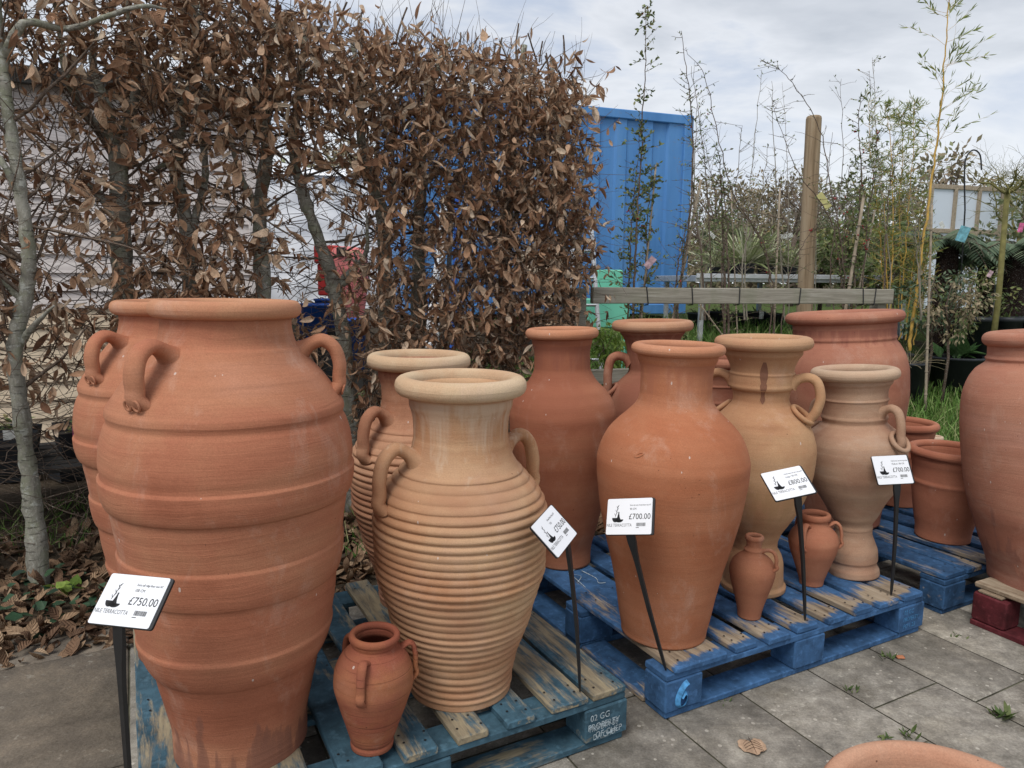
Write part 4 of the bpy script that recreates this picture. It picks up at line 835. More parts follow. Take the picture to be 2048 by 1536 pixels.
for i, (root, base, main, _) in enumerate(TS):
    T = [([q-base for q in pt], r_) for pt, r_ in TW[i]]
    if T:
        n8 = {}
        me = tubes([(np.array([tuple(q) for q in pt]), r_) for pt, r_ in T], 4); link('twigs', me, M['twig'], root)
    if LP[i]:
        n = len(LP[i]); Pn = np.array([tuple(q-base) for q in LP[i]])
        D = NP.normal(0, .55, (n, 3))+np.array([0, 0, -.85]); N_ = NP.normal(0, .7, (n, 3))+np.array([-HT.x, -HT.y, .15])*.9
        z_ = Pn[:, 2]; tn = np.clip(NP.normal(.48, .30, n), 0, 1)
        link('foliage', leaves(Pn, D, N_, np.clip(NP.normal(.064, .019, n), .026, .112), .46, NP.normal(.15, .85, n), NP.uniform(.45, 1.75, n), nu=6, tint=tn), M['dryleaf'], root)

# litter, ivy and weeds under the hedge
n = 5200; a = NP.uniform(-2.1, 1.4, n); b_ = NP.uniform(1.17, 2.6, n)+0*a; keep = NP.rand(n) < np.interp(b_, [1.17, 1.3, 2.0, 2.6], [.7, 1, .8, .4]); a, b_ = a[keep], b_[keep]; n = len(a)
Pn = np.array([tuple(P(x, y, rnd.uniform(-.008, .02))) for x, y in zip(a, b_)])
tag(link('leaf_litter', leaves(Pn, np.c_[NP.normal(0, 1, (n, 2)), NP.normal(.06, .2, n)], np.c_[NP.normal(0, .5, (n, 2)), np.ones(n)], NP.uniform(.045, .09, n), .55, NP.normal(.2, .6, n), NP.uniform(.1, 1.0, n), tint=np.clip(NP.normal(.45, .25, n), 0, 1)), M['litter']), 'fallen brown hornbeam leaves over the bare soil', 'leaf litter', kind='stuff')
def ivy(label, cx, cy, n, sp, mat='ivy', L=(.03, .055), parent_kind=True, h=.05):
    c = at(cx, cy, 0); o = c.copy()
    Pn = np.c_[NP.normal(0, sp, n), NP.normal(0, sp*.8, n), NP.uniform(.01, h, n)]; D = np.c_[NP.normal(0, 1, (n, 2)), NP.normal(.1, .3, n)]
    ob = link('ground_cover', leaves(Pn, D, np.c_[NP.normal(0, .45, (n, 2)), np.ones(n)], NP.uniform(*L, n), 1.05, .15, .15, nu=4, pw=.62), M[mat]); ob.location = o
    return tag(ob, label, 'ground cover', None, 'stuff')
ivy('dark ivy trailing over leaf litter at the far left edge', 22, 1170, 20, .10); ivy('dark ivy patch just behind the low £750 sign', 185, 1215, 22, .09)
ivy('bright lime seedling by the foot of the slim hornbeam stem', 128, 1190, 9, .035, 'lime', (.035, .055), h=.07); ivy('dark ivy on the litter below the slim stem', 60, 1225, 16, .09)
def blades(name, label, cat, poly_fn, n, h, mat, w=.10, kind='stuff', lean=.5):
    Pn = np.array([poly_fn() for _ in range(n)]); D = np.c_[NP.normal(0, lean, (n, 2)), np.ones(n)]
    return tag(link(name, leaves(Pn, D, NP.normal(0, 1, (n, 3)), NP.uniform(h*.45, h*1.2, n), w, NP.normal(.35, .3, n), .25, nu=4, pw=.55), M[mat]), label, cat, kind=kind)
def in_px(xr, yr, z=-.01):
    def f():
        while True:
            p = at(rnd.uniform(*xr), rnd.uniform(*yr), 0)
            return (p.x, p.y, gz(p.x, p.y)+z)
    return f
def box_ab(ar, br):
    def f():
        p = P(rnd.uniform(*ar), rnd.uniform(*br)); return (p.x, p.y, gz(p.x, p.y)-.01)
    return f
blades('grass', 'lush green grass behind the wide planters', 'grass', box_ab((1.3, 5.6), (1.46, 5.4)), 22000, .20, 'grass', .055)
blades('turf', 'rough grass and moss below the hedge at left', 'grass', box_ab((-2.2, -1.0), (2.3, 3.2)), 800, .08, 'grass', .08)
blades('verge', 'thin grass under the hedge between the vases', 'grass', in_px((690, 1060), (940, 1130)), 420, .13, 'grass', .05)
blades('lawn', 'grass strip beyond the fence by the black pots', 'grass', lambda: (lambda x, y: (x, y, gz(x, y)-.01))(rnd.uniform(-.3, 4.5), rnd.uniform(4.8, 9.5)), 5000, .11, 'grass', .09)
def weed(label, px_, py_, n, L, h):
    c = at(px_, py_, 0); a_ = NP.uniform(0, 6.28, n); Pn = np.c_[NP.normal(0, .012, n), NP.normal(0, .012, n), np.full(n, .0)]
    D = np.c_[np.cos(a_), np.sin(a_), NP.uniform(.1, h, n)]
    o = link('weed', leaves(Pn, D, np.c_[NP.normal(0, .3, (n, 2)), np.ones(n)], NP.uniform(L*.3, L*.8, n), .34, .4, .3, nu=4), M['weed']); o.location = c
    tag(o, label, 'weed', 'weeds in the paving joints')
weed('weed tuft in the joint nearest the right edge of the photo', 2000, 1432, 26, .062, .8); weed('small weed below the right end of the bright blue pallet', 1775, 1315, 14, .036, .7)
weed('weed sprig in the slab joint left of the others', 1703, 1383, 12, .032, .6); weed('tiny weed at the foot of the painted pallet block', 1444, 1402, 8, .026, .8)
weed('weed tuft just above the bottom corner pot rim', 1818, 1470, 16, .042, .9); weed('weed strand beside the bottom corner pot', 1772, 1484, 10, .04, .5); weed('moss tuft in the joint left of the red pallet', 1910, 1272, 10, .03, .5)
lf = at(1503, 1490, .004)
vs = [(0, 0, .006)]; nl = 40
for q in (.35, .7, 1.):
    for i in range(nl):
        t_ = 2*math.pi*i/nl; rr_ = (.034+.006*math.cos(t_)-.004*math.cos(2*t_)+.0012*math.sin(13*t_)-.010*math.exp(-(t_-math.pi)**2*9)+.012*math.exp(-min(t_, 2*math.pi-t_)**2*14))*q
        vs.append((rr_*math.sin(t_), -rr_*math.cos(t_), .006-.004*q*q+.0028*math.sin(3*t_+1)*q*q+.0012*abs(math.sin(4*t_))*q))
fs = [(0, 1+i, 1+(i+1) % nl) for i in range(nl)]+[(1+k*nl+i, 1+(k+1)*nl+i, 1+(k+1)*nl+(i+1) % nl, 1+k*nl+(i+1) % nl) for k in range(2) for i in range(nl)]
mb = MB().add(vs, fs); mb.tube([(0, .027, .004), (0, .0, .0075), (0, -.045, .004)], .0008, 5, 1)
for k in range(4):
    for sg in (-1, 1): mb.tube([(0, .018-k*.012, .0068), (sg*.014, .008-k*.011, .0066), (sg*.024, -.002-k*.009, .0052)], .0005, 4, 1)
o = mb.build('fallen_leaf', [flat('dry_leaf_blade', (.42, .285, .19), .85, .25, 60, .4), M['litter']], None, True, lf)
tag(o, 'single dry tan leaf lying on the paving near the bottom', 'leaf')
o = MB().rbox((-.014, -.009, 0), (.014, .009, .008), .003, 0, .001).build('terracotta_shard', tF, None, False, at(1800, 1316, .002))
tag(o, 'tiny broken terracotta chip on the paving beside a weed', 'shard')

# ------------------------------------------------------------------ fence behind the vases
fa = atY(1183, 583, 4.42); fb = atY(1784, 579, 5.02)
fd = Vector((fb.x-fa.x, fb.y-fa.y, 0)); FL = fd.length; fang = math.atan2(fd.y, fd.x)
ft = thing('timber_fence', 'grey weathered two rail timber fence with black ties', 'fence', (fa.x, fa.y, 0), (0, 0, fang))
MB().rbox((0, -.022, 1.122), (FL, .022, 1.222), .004, 0, .0012, nseg=8).build('rail', M['rail'], ft)
MB().rbox((-.03, -.020, .62), (FL, .020, .715), .004, 0, .0012, nseg=8).build('rail', M['rail'], ft)
for x0 in (-.10, FL-.09): MB().rbox((x0, .024, -.05), (x0+.08, .104, 1.215), .006, 0, .001, nseg=3).build('post', M['rail'], ft)
for px_ in (1290, 1380, 1475, 1596, 1721, 1746):
    r_ = ray(px_, 583); k = (fa.x*fd.y-fa.y*fd.x)/(r_.x*fd.y-r_.y*fd.x); q = Vector((r_.x*k-fa.x, r_.y*k-fa.y)); xx = q.dot(fd.xy/FL); tl = rnd.uniform(-.010, .014)
    MB().tube([(xx-tl*.2, -.026, 1.225), (xx+tl, -.027, 1.118)], [(.002, .0038)]*2, 6).tube([(xx, -.024, 1.226), (xx, .024, 1.226), (xx, .16, 1.21)], [(.002, .0035)]*3, 6).tube([(xx+tl, -.026, 1.117), (xx+tl, .03, 1.112), (xx, .16, 1.18)], [(.002, .005)]*3, 6).build('tie', M['black'], ft)
pp = atY(1614, 585, 5.5); pt_ = atY(1628, 232, 5.5)
po = thing('timber_post', 'tall round timber post rising behind the fence', 'post', (pp.x, pp.y, 0))
mb = MB(); mb.tube([(0, 0, -.05), (0, 0, .6), ((pt_.x-pp.x)*.6, 0, 1.6), (pt_.x-pp.x, 0, pt_.z-.02), (pt_.x-pp.x, 0, pt_.z-.006), (pt_.x-pp.x, 0, pt_.z)], [.062, .061, .057, .055, .051, .043], 20); mb.build('pole', M['post'], po, False)

# ------------------------------------------------------------------ tied plants behind the fence
def side_twigs(path, n, ln, spread=1., f0=.1, up=.35):
    out = []
    for _ in range(n):
        k = rnd.uniform(f0, .99)*(len(path)-1); i = int(k); p = path[i].lerp(path[min(i+1, len(path)-1)], k-i); fr = k/(len(path)-1)
        a_ = rnd.uniform(0, 6.28); d = Vector((math.cos(a_)*spread, math.sin(a_)*spread, up+rnd.gauss(0, .3)))
        out.append(wig(p, d, rnd.uniform(*ln)*(1.15-.7*fr), 4, .25))
    return out
def stem_plant(name, label, cat, Y, stems, r0, twn, twl, nleaf, L, wid, leafm, stemm, berries=0, group=None, dup=2, up=.35, twr=.0019, f0=.1, stemname='stem', ledn=.6, pot=None, droop=0., lf0=0.0):
    first = [atY(x, y, Y+rnd.uniform(-.02, .02)) for x, y in stems[0]]; base = first[0].copy(); base.z = gz(base.x, base.y)
    t = thing(name, label, cat, base, None, group); ST = []; TWg = []; LPs = []
    for j, st in enumerate(stems):
        yo = rnd.uniform(-.10, .10); pts = [atY(x, y, Y+yo) for x, y in st]
        cp = catmull(pts, 7); cp = [p-base+Vector((rnd.gauss(0, .004), rnd.gauss(0, .006), 0)) for p in cp]
        ra = r0*(1 if j == 0 else .8); ST.append((np.array([tuple(p) for p in cp]), np.linspace(ra, ra*.16, len(cp))))
        tw = side_twigs(cp, twn, twl, up=up, f0=f0); TWg += [(np.array([tuple(q) for q in w_]), np.linspace(twr, twr*.45, 5)) for w_ in tw]
        for w_ in tw:
            for _ in range(nleaf):
                k = rnd.uniform(lf0, 4); q = w_[int(k)].lerp(w_[min(int(k)+1, 4)], k-int(k)); LPs.append((q, (w_[-1]-w_[0]).normalized()))
    link(stemname, tubes(ST, 7), M[stemm], t)
    if TWg: link('twigs', tubes(TWg, 4), M[stemm], t)
    if LPs and nleaf:
        n = len(LPs); Pn = np.array([tuple(q) for q, _ in LPs]); D = np.array([tuple(d) for _, d in LPs])*ledn+NP.normal(0, .6, (n, 3))+np.array([0, 0, -droop])
        link('foliage', leaves(Pn, D, NP.normal(0, .6, (n, 3))+np.array([0, -.4, .6]), NP.uniform(L*.55, L*1.15, n), wid, .25, .25, nu=4, tint=np.clip(NP.normal(.45, .28, n), 0, 1)), M[leafm], t)
    if berries:
        bm = MB()
        for _ in range(berries):
            q = rnd.choice(LPs)[0] if LPs else Vector((0, 0, 0))
            for _ in range(rnd.choice((1, 1, 2, 3))): bm.lathe([(.0001, -.0055), (.004, -.0038), (.0057, 0), (.004, .0038), (.0001, .0055)], 8, 0, q+Vector((rnd.gauss(0, .008), rnd.gauss(0, .008), rnd.gauss(0, .008))))
        bm.build('berries', M['berry'], t, True)
    if pot: plant_pot_mesh(t, *pot)
    return t
def plant_pot_mesh(parent, r, h, z0=0.):
    mb = MB().lathe([(.001, z0), (r*.80, z0), (r*.98, z0+h*.93), (r*1.05, z0+h*.93), (r*1.05, z0+h), (r*.97, z0+h), (r*.93, z0+h*.86)], 28)
    o = mb.build('plant_pot', M['pot'], parent, True); MB().disc((0, 0, z0+h*.87), r*.94, 24).build('compost', M['soilpot'], o); return o
G5 = 'tied shrubs along the fence'
stem_plant('berry_shrub', 'leafy upright shrub with red berries in front of the blue container', 'shrub', 4.95, [[(1262, 700), (1268, 560), (1276, 420), (1284, 280), (1290, 140), (1292, 15)], [(1256, 700), (1258, 580), (1262, 470), (1270, 380), (1282, 250)], [(1270, 690), (1290, 560), (1296, 420), (1304, 330)]], .009, 80, (.07, .22), 7, .030, .5, 'green', 'twig', 13, G5, pot=(.15, .25))
stem_plant('berry_shrub', 'thinly leaved shrub tied to a cane at the container corner', 'shrub', 5.05, [[(1352, 690), (1362, 560), (1380, 430), (1386, 300), (1376, 170), (1362, 62)], [(1348, 690), (1352, 560), (1370, 470), (1390, 370)]], .009, 60, (.08, .28), 4, .022, .5, 'green', 'twig', 3, G5, pot=(.15, .25))
stem_plant('berry_shrub', 'arching bare shrub leaning from the rail middle up to the left', 'shrub', 5.1, [[(1548, 690), (1545, 590), (1535, 520), (1505, 450), (1462, 380), (1432, 250), (1408, 150), (1366, 98)], [(1540, 690), (1540, 560), (1520, 470), (1470, 410), (1410, 330), (1390, 290)]], .007, 52, (.08, .30), 2, .022, .5, 'green', 'twig', 4, G5, up=.2, pot=(.15, .25))
stem_plant('berry_shrub', 'dark stemmed shrub tied at the rail, left of the arching one', 'shrub', 5.1, [[(1450, 690), (1449, 560), (1446, 470), (1444, 380), (1438, 300)], [(1455, 690), (1458, 560), (1452, 440), (1446, 350)]], .012, 70, (.06, .22), 5, .022, .5, 'green', 'twig', 0, G5, pot=(.15, .25))
stem_plant('berry_shrub', 'wiry bare shrub arching left past the tall round post', 'shrub', 5.25, [[(1690, 690), (1688, 580), (1680, 470), (1660, 370), (1640, 260), (1602, 190), (1560, 140), (1522, 122)], [(1560, 690), (1572, 570), (1600, 500), (1640, 440), (1672, 390)], [(1690, 600), (1660, 440), (1600, 350), (1560, 250), (1545, 200)]], .006, 44, (.08, .28), 2, .018, .5, 'green', 'twig', 4, G5, up=.2, pot=(.15, .25))
stem_plant('berry_shrub', 'upright shrub with red berry clusters between post and bamboo', 'shrub', 5.2, [[(1702, 690), (1706, 590), (1716, 470), (1722, 350), (1718, 260), (1722, 190)], [(1722, 690), (1726, 560), (1736, 440), (1750, 330), (1754, 260)], [(1690, 690), (1680, 570), (1690, 450), (1700, 330)]], .009, 70, (.06, .24), 6, .026, .45, 'green', 'twig', 26, G5, pot=(.15, .25))
# canes
def cane(label, Y, a, b, r_=.008, mat='cane'):
    p, q = atY(*a, Y), atY(*b, Y); d = q-p; p0 = p-d*((p.z-gz(p.x, p.y))/d.z) if abs(d.z) > .1 else p; mb = MB(); n = 9
    pts = [p0.lerp(q, i/n)-p0 for i in range(n+1)]; mb.tube(pts, [r_*(1.0-.25*i/n) for i in range(n+1)], 8)
    for i in range(1, n): mb.tube([pts[i]-d.normalized()*.004, pts[i]+d.normalized()*.004], r_*1.22, 8)
    o = mb.build('garden_cane', M[mat], None, True, p0); return tag(o, label, 'cane', 'garden canes behind the fence')
cane('thick pale cane leaning right in front of the container corner', 5.0, (1362, 560), (1402, 360), .013); cane('dry cane beside the leafy berry shrub', 5.0, (1290, 560), (1312, 330), .008)
cane('straight dry cane between the dark stemmed shrub and the arching one', 5.3, (1552, 560), (1560, 375), .009); cane('grey peeling stake right of the tall post', 5.15, (1700, 565), (1728, 390), .014); cane('slim tan cane just left of the bamboo', 5.3, (1722, 560), (1750, 420), .008)
cane('slanting dry cane under the rail left of centre', 5.2, (1452, 680), (1392, 598), .007); cane('thin upright cane in the middle of the fence', 5.3, (1470, 560), (1462, 380), .006); cane('pale stake right of the golden culms', 6.2, (1858, 590), (1864, 410), .012, 'cane')
# bamboo
bst = [[(1818, 700), (1830, 610), (1846, 480), (1868, 330), (1884, 190), (1894, 60), (1898, -30)]]
stem_plant('bamboo', 'tallest bamboo with a thick golden culm and leafy top', 'bamboo', 6.6, bst, .016, 42, (.35, .78), 15, .080, .15, 'bamboo_leaf', 'culm', 0, 'bamboo clumps right of the fence', f0=.50, up=.75, twr=.0016, stemname='culm', ledn=1.0, lf0=1., pot=(.16, .32))
stem_plant('bamboo', 'dense shorter bamboo clump with many thin golden culms', 'bamboo', 7.0, [[(1780, 680), (1782, 560), (1786, 420), (1780, 280), (1770, 210)], [(1800, 680), (1806, 560), (1816, 430), (1826, 300), (1830, 200)], [(1812, 680), (1820, 580), (1836, 470), (1846, 380)], [(1768, 680), (1766, 560), (1756, 420), (1740, 300), (1738, 200)], [(1790, 680), (1800, 560), (1800, 400), (1806, 290), (1800, 230)], [(1776, 680), (1774, 560), (1770, 440), (1760, 320)], [(1828, 690), (1840, 590), (1858, 480)]], .0085, 80, (.10, .32), 8, .058, .15, 'bamboo_leaf', 'culm', 0, 'bamboo clumps right of the fence', f0=.28, up=.5, stemname='culm', ledn=.9, pot=(.21, .3))

# ------------------------------------------------------------------ blue container and things around it
cl_ = atY(815, 560, 9.05); cr = atY(1374, 563, 10.4); cdv = Vector((cr.x-cl_.x, cr.y-cl_.y, 0)); CL = cdv.length; cang = math.atan2(cdv.y, cdv.x)
ct = thing('shipping_container', 'blue corrugated steel container behind the hedge end', 'container', (cl_.x, cl_.y, .80), (0, 0, cang)); CH = 2.74
mb = MB(); x = .12; ln = []
while x < CL-.62:
    ln += [(x, 0), (x+.10, 0), (x+.13, .035), (x+.33, .035), (x+.36, 0)]; x += .40
ln += [(CL-.12, 0)]
vs = []; n = len(ln)
for xx, dd in ln: vs += [(xx, .03+dd, .14), (xx, .03+dd, CH-.12)]
mb.add(vs, [(2*i, 2*i+2, 2*i+3, 2*i+1) for i in range(n-1)]); mb.build('side_panel', M['container'], ct)
MB().rbox((0, 0, CH-.12), (CL, .10, CH), .01).build('top_rail', M['container'], ct); MB().rbox((0, 0, 0), (CL, .12, .14), .01).build('bottom_rail', M['container'], ct)
for x0 in (0, CL-.14): MB().rbox((x0, -.006, .0), (x0+.14, .14, CH+.006), .012).build('corner_post', M['container'], ct)
MB().rbox((.02, .10, CH-.04), (CL-.02, 2.4, CH-.005), .01).build('roof', M['darkroof'], ct); MB().rbox((.02, .14, 0), (CL-.02, 2.4, CH-.05), .01).build('body', M['container'], ct)
# pale green chair, ladder, boards, tubs and bin seen past the hedge end
gp = atY(1212, 640, 6.6); gt = thing('plastic_chair', 'mint green plastic chair half hidden behind the fence', 'chair', (gp.x, gp.y, gz(gp.x, gp.y)), (0, 0, -.2))
zz = gp.z-gz(gp.x, gp.y)
mb = MB(); mb.rbox((-.15, .20, zz+.02), (.13, .235, zz+.46), .012, M=Matrix.Translation((0, 0, 0)) @ Matrix.Shear('XZ', 4, (0, .05)).to_4x4() if False else Matrix.Identity(4)); mb.build('backrest', M['mint'], gt)
MB().rbox((-.20, -.22, zz-.05), (.22, .21, zz-.015), .012).rbox((-.20, -.235, zz-.06), (.22, -.19, zz+.20), .012).build('seat', M['mint'], gt)
for sx in (-.18, .17):
    for sy in (-.2, .17): MB().tube([(sx, sy, zz-.05), (sx*1.1, sy*1.15, 0)], [.02, .016], 8).build('leg', M['mint'], gt)
lb = atY(1199, 715, 6.0); lt_ = thing('ladder', 'aluminium ladder leaning beside the fence end', 'ladder', (lb.x, lb.y, gz(lb.x, lb.y)))
A_ = [atY(1181, 430, 6.25)-lt_.location, atY(1203, 740, 6.0)-lt_.location]; B_ = [atY(1146, 430, 6.25)-lt_.location, atY(1140, 740, 6.0)-lt_.location]
for q in (A_, B_): MB().tube(q, [(.012, .022)]*2, 6).build('rail', M['alu'], lt_)
for i in range(6):
    f = .06+i*.175; MB().tube([A_[0].lerp(A_[1], f), B_[0].lerp(B_[1], f)], [(.010, .014)]*2, 6).build('rung', M['alu'], lt_)
for i, (y0, dx, ln_) in enumerate(((640, 6, .46), (600, -10, .40), (568, 8, .44), (540, -4, .36), (512, -16, .42))):
    p = atY(1092+dx, y0, 7.6); o = MB().rbox((-ln_/2, -.1, -.05), (ln_/2, .5, .05), .004, 0, .002, nseg=2).build('timber_baulk', M['pinkwood'], None, False, p); o.rotation_euler = (0, 0, rnd.uniform(-.15, .15))
    tag(o, ['lowest pale timber baulk seen through the right of the hedge', 'second pale timber baulk from the ground through the hedge', 'middle pale timber baulk of the stack through the hedge', 'short pale timber baulk second from the stack top', 'uppermost pale timber baulk of the stack through the hedge'][i], 'timber', 'timber baulks stacked by the container')
tb = atY(1092, 680, 7.6); o = MB().rbox((-.35, -.2, gz(tb.x, tb.y)-tb.z), (.35, .6, .0), .01).build('timber_bearer', M['darkroof'], None, False, tb); tag(o, 'dark bearer block below the stack of pale timber', 'timber')
for i, (x0, x1, m_) in enumerate(((838, 886, 'whitesheet'), (850, 884, 'whitesheet'), (866, 892, 'alu'), (884, 905, 'black'), (900, 915, 'bluetub'))):
    p = atY(x0, 690, 6.5); q = atY(x1, 430-i*12, 7.0); p.z = gz(p.x, p.y)
    o = MB().tube([(0, 0, 0), q-p], [(.03, .02)]*2, 4).build('leaning_batten', M[m_], None, False, p)
    tag(o, ['leftmost white batten leaning behind the pair of hornbeams', 'white batten leaning close beside the leftmost one', 'bare aluminium batten leaning behind the hedge', 'black batten leaning among the pale ones behind the hedge', 'blue batten leaning rightmost behind the hedge'][i], 'batten', 'battens leaning behind the hedge')
rb = atY(696, 650, 7.4); z0 = gz(rb.x, rb.y); rt = thing('plastic_bin', 'faded red plastic bin seen through the hedge', 'bin', (rb.x, rb.y, z0)); hb = rb.z-z0
mb = MB(); mb.lathe([(.001, hb*.3), (.13, hb*.3), (.15, hb+.02), (.19, hb+.25), (.215, hb+.48), (.21, hb+.70), (.18, hb+.78), (.001, hb+.80)], 32); mb.build('body', M['pinkred'], rt, True)
mb = MB().rbox((-.29, -.16, hb+.62), (-.05, .1, hb+.80), .015).rbox((-.27, -.12, hb+.30), (-.12, .08, hb+.62), .012); mb.build('spout', M['red'], rt)
MB().rbox((-.045, -.235, hb+.69), (.045, -.16, hb+.78), .008).build('vent', M['black'], rt); MB().lathe([(.001, 0), (.17, 0), (.15, hb*.32), (.001, hb*.32)], 24).build('base', M['bluetub'], rt, True)
for i, (x_, y_, r_, h_, Y_) in enumerate(((626, 690, .15, .36, 6.6), (656, 655, .12, .26, 7.0), (706, 738, .12, .42, 6.2))):
    p = atY(x_, y_, Y_); z0 = gz(p.x, p.y); t = thing('tub', ['wide blue tub right of the tallest vase rim', 'blue tub standing behind the wide one, higher', 'narrow blue tub below the red bin'][i], 'tub', (p.x, p.y, z0), None, 'blue tubs behind the hedge'); dz = max(0, p.z-z0)
    MB().lathe([(.001, dz), (r_*.8, dz), (r_, dz+h_), (r_*1.08, dz+h_), (r_*1.08, dz+h_+.02), (r_*.95, dz+h_+.02), (r_*.75, dz+.03), (.001, dz+.03)], 28).build('body', M['bluetub'], t, True); MB().rbox((-r_, -r_, 0), (r_, r_, dz-.002), .01).build('stand', M['darkroof'], t)
# white sheeted tunnel and timber shed
w0 = atY(380, 560, 12.0); w1 = atY(850, 560, 12.6); wd = Vector((w1.x-w0.x, w1.y-w0.y, 0)); WL = wd.length
wt = thing('marquee', 'white sheeted marquee beyond the hedge', 'marquee', (w0.x, w0.y, .75), (0, 0, math.atan2(wd.y, wd.x)))
mb = MB(); nz = 14; nxx = 30; vs = []
for j in range(nz+1):
    for i in range(nxx+1): vs.append((WL*i/nxx, .03*math.sin(j*1.9+math.sin(i*.7))+.02*math.sin(i*1.3), 2.2*j/nz))
mb.add(vs, [(j*(nxx+1)+i, j*(nxx+1)+i+1, (j+1)*(nxx+1)+i+1, (j+1)*(nxx+1)+i) for j in range(nz) for i in range(nxx)]); mb.build('side_sheet', M['whitesheet'], wt, True)
mb = MB().add([(-.1, -.06, 2.2), (WL+.1, -.06, 2.2), (WL+.1, 3, 2.75), (-.1, 3, 2.75), (-.1, 6, 2.2), (WL+.1, 6, 2.2)], [(0, 1, 2, 3), (3, 2, 5, 4)]); mb.build('roof', M['whitesheet'], wt)
s0 = atY(-160, 551, 4.75); s1 = atY(525, 556, 5.7); sv = Vector((s1.x-s0.x, s1.y-s0.y, 0)); SL = sv.length
st_ = thing('timber_shed', 'grey mauve timber shed with overlapping boards behind the left of the hedge', 'shed', (s0.x, s0.y, 0), (0, 0, math.atan2(sv.y, sv.x)))
mb = MB(); mc = MB()
for i in range(20):
    z = .0+i*.128; tgt = mc if i < 8 else mb; n4 = 4
    for k in range(n4):
        xa, xb = SL*k/n4+(.35*(i % 2) if k else 0), SL*(k+1)/n4+(.35*(i % 2) if k < n4-1 else 0)
        tgt.add([(xa+.002, -.022, z), (xb-.002, -.022, z), (xb-.002, -.003, z+.145), (xa+.002, -.003, z+.145), (xa+.002, 0, z), (xb-.002, 0, z)], [(0, 1, 2, 3), (0, 4, 5, 1)])
mb.build('siding', M['shed'], st_); mc.build('lower_boards', M['cream'], st_)  # lower boards get a creamier tone than the siding above
MB().rbox((-.02, .002, 0), (SL+.01, 3, 2.52), .01).build('wall', M['shed'], st_); MB().rbox((-.2, -.16, 2.55), (SL+.16, 3.2, 2.62), .012).rbox((-.2, -.17, 2.50), (SL+.16, -.14, 2.60), .006).build('roof', M['darkroof'], st_)
MB().rbox((SL-.09, -.035, 0), (SL+.02, -.0235, 2.54), .004).build('corner_board', M['shed'], st_)

# ------------------------------------------------------------------ potted stock on low benches behind the hedge
bt = thing('nursery_bench', 'low dark slatted bench of black pots behind the hedge', 'bench', hp(-.9, .82, 0), (0, 0, math.atan2(HS.y, HS.x)))
for i in range(7): MB().rbox((0, i*.105, .26), (3.2, i*.105+.085, .285), .003, nseg=3).build('slat', M['darkroof'], bt)
for x0 in (.05, 1.1, 2.1, 3.05):
    for y0 in (.02, .62): MB().rbox((x0, y0, 0), (x0+.07, y0+.07, .258), .004).build('leg', M['darkroof'], bt)
def potted(label, loc, r, h, mat=None, n=0, L=.06, ph=.15, wid=.35, tagm=None, group='black plant pots', sq=False, cat='plant pot'):
    t = thing('potted_plant' if n else 'nursery_pot', label, cat, loc, (0, 0, rnd.uniform(0, 1)), group)
    if sq:
        MB().add([(-r*.8, -r*.8, 0), (r*.8, -r*.8, 0), (r*.8, r*.8, 0), (-r*.8, r*.8, 0), (-r, -r, h), (r, -r, h), (r, r, h), (-r, r, h)], [(0, 3, 2, 1), (0, 1, 5, 4), (1, 2, 6, 5), (2, 3, 7, 6), (3, 0, 4, 7)]).build('plant_pot', M['pot'], t)
        MB().add([(-r*.92, -r*.92, h*.86), (r*.92, -r*.92, h*.86), (r*.92, r*.92, h*.86), (-r*.92, r*.92, h*.86)], [(0, 1, 2, 3)]).build('compost', M['soilpot'], t)
    else: plant_pot_mesh(t, r, h)
    if n:
        a_ = NP.uniform(0, 6.28, n); ll = NP.uniform(0, 1, n); Pn = np.c_[np.cos(a_)*r*.6*ll, np.sin(a_)*r*.6*ll, h*.88+ph*NP.rand(n)*.6]
        D = np.c_[np.cos(a_)*.8, np.sin(a_)*.8, NP.uniform(.1, 1.3, n)]
        link('foliage', leaves(Pn, D, np.c_[NP.normal(0, .3, (n, 2)), np.ones(n)], NP.uniform(L*.6, L*1.2, n), wid, NP.uniform(-.5, .1, n), .3, nu=4), M[mat], t)
    if tagm:
        MB().box((-.03, -r-.012, h*.6), (.03, -r-.009, h*.6+.10)).build('label', M[tagm], t)
    return t
KP = ['square black pot with a pink label, left of the back ridged vase', 'square black pot at the left edge behind the slim stem', 'round black pot with sparse leaves on the low bench', 'black pot with a white label between the vases']
k = 0
for i in range(13):
    for j in range(3):
        if rnd.random() < .12: continue
        tgm = [None, 'tag', None, 'tagpink', 'tag', None][(i*2+j) % 6]
        p = hp(-.85+i*.245+rnd.uniform(-.03, .03), .88+j*.23, .2855)
        potted('small black pot in the rows on the low bench behind the hedge', p, .095, .14, 'green' if (i+j) % 3 else None, 26 if (i+j) % 3 else 0, .05, .10, .45, tgm, 'black pots on the low bench', True)
g_ = at(120, 965, 0); potted('square black pot with pink flower label, beside the back ridged vase', (g_.x, g_.y+.12, 0), .12, .17, None, 0, tagm=None, sq=True, group='black pots on the soil')
o = MB().box((-.045, -.002, 0), (.045, .002, .06)).build('plant_label', M['tagpink'], None, False, (g_.x, g_.y+.02, .165)); o.rotation_euler = (R(-50), 0, 0); tag(o, 'pink flower picture label lying on a square black pot', 'label')
g_ = at(22, 965, 0); potted('square black pot with short weeds at the far left edge', (g_.x-.03, g_.y+.1, 0), .13, .15, 'green', 40, .03, .03, sq=True, group='black pots on the soil')
for i in range(5):
    p = atY(1395+i*38, 640, 8.7+.1*(i % 2)); potted('large black pot in the row below the metal bench beyond the fence', (p.x, p.y, gz(p.x, p.y)), .125, .21, 'green', 14, .06, .06, tagm='tag' if i == 3 else None, group='black pots below the metal bench')
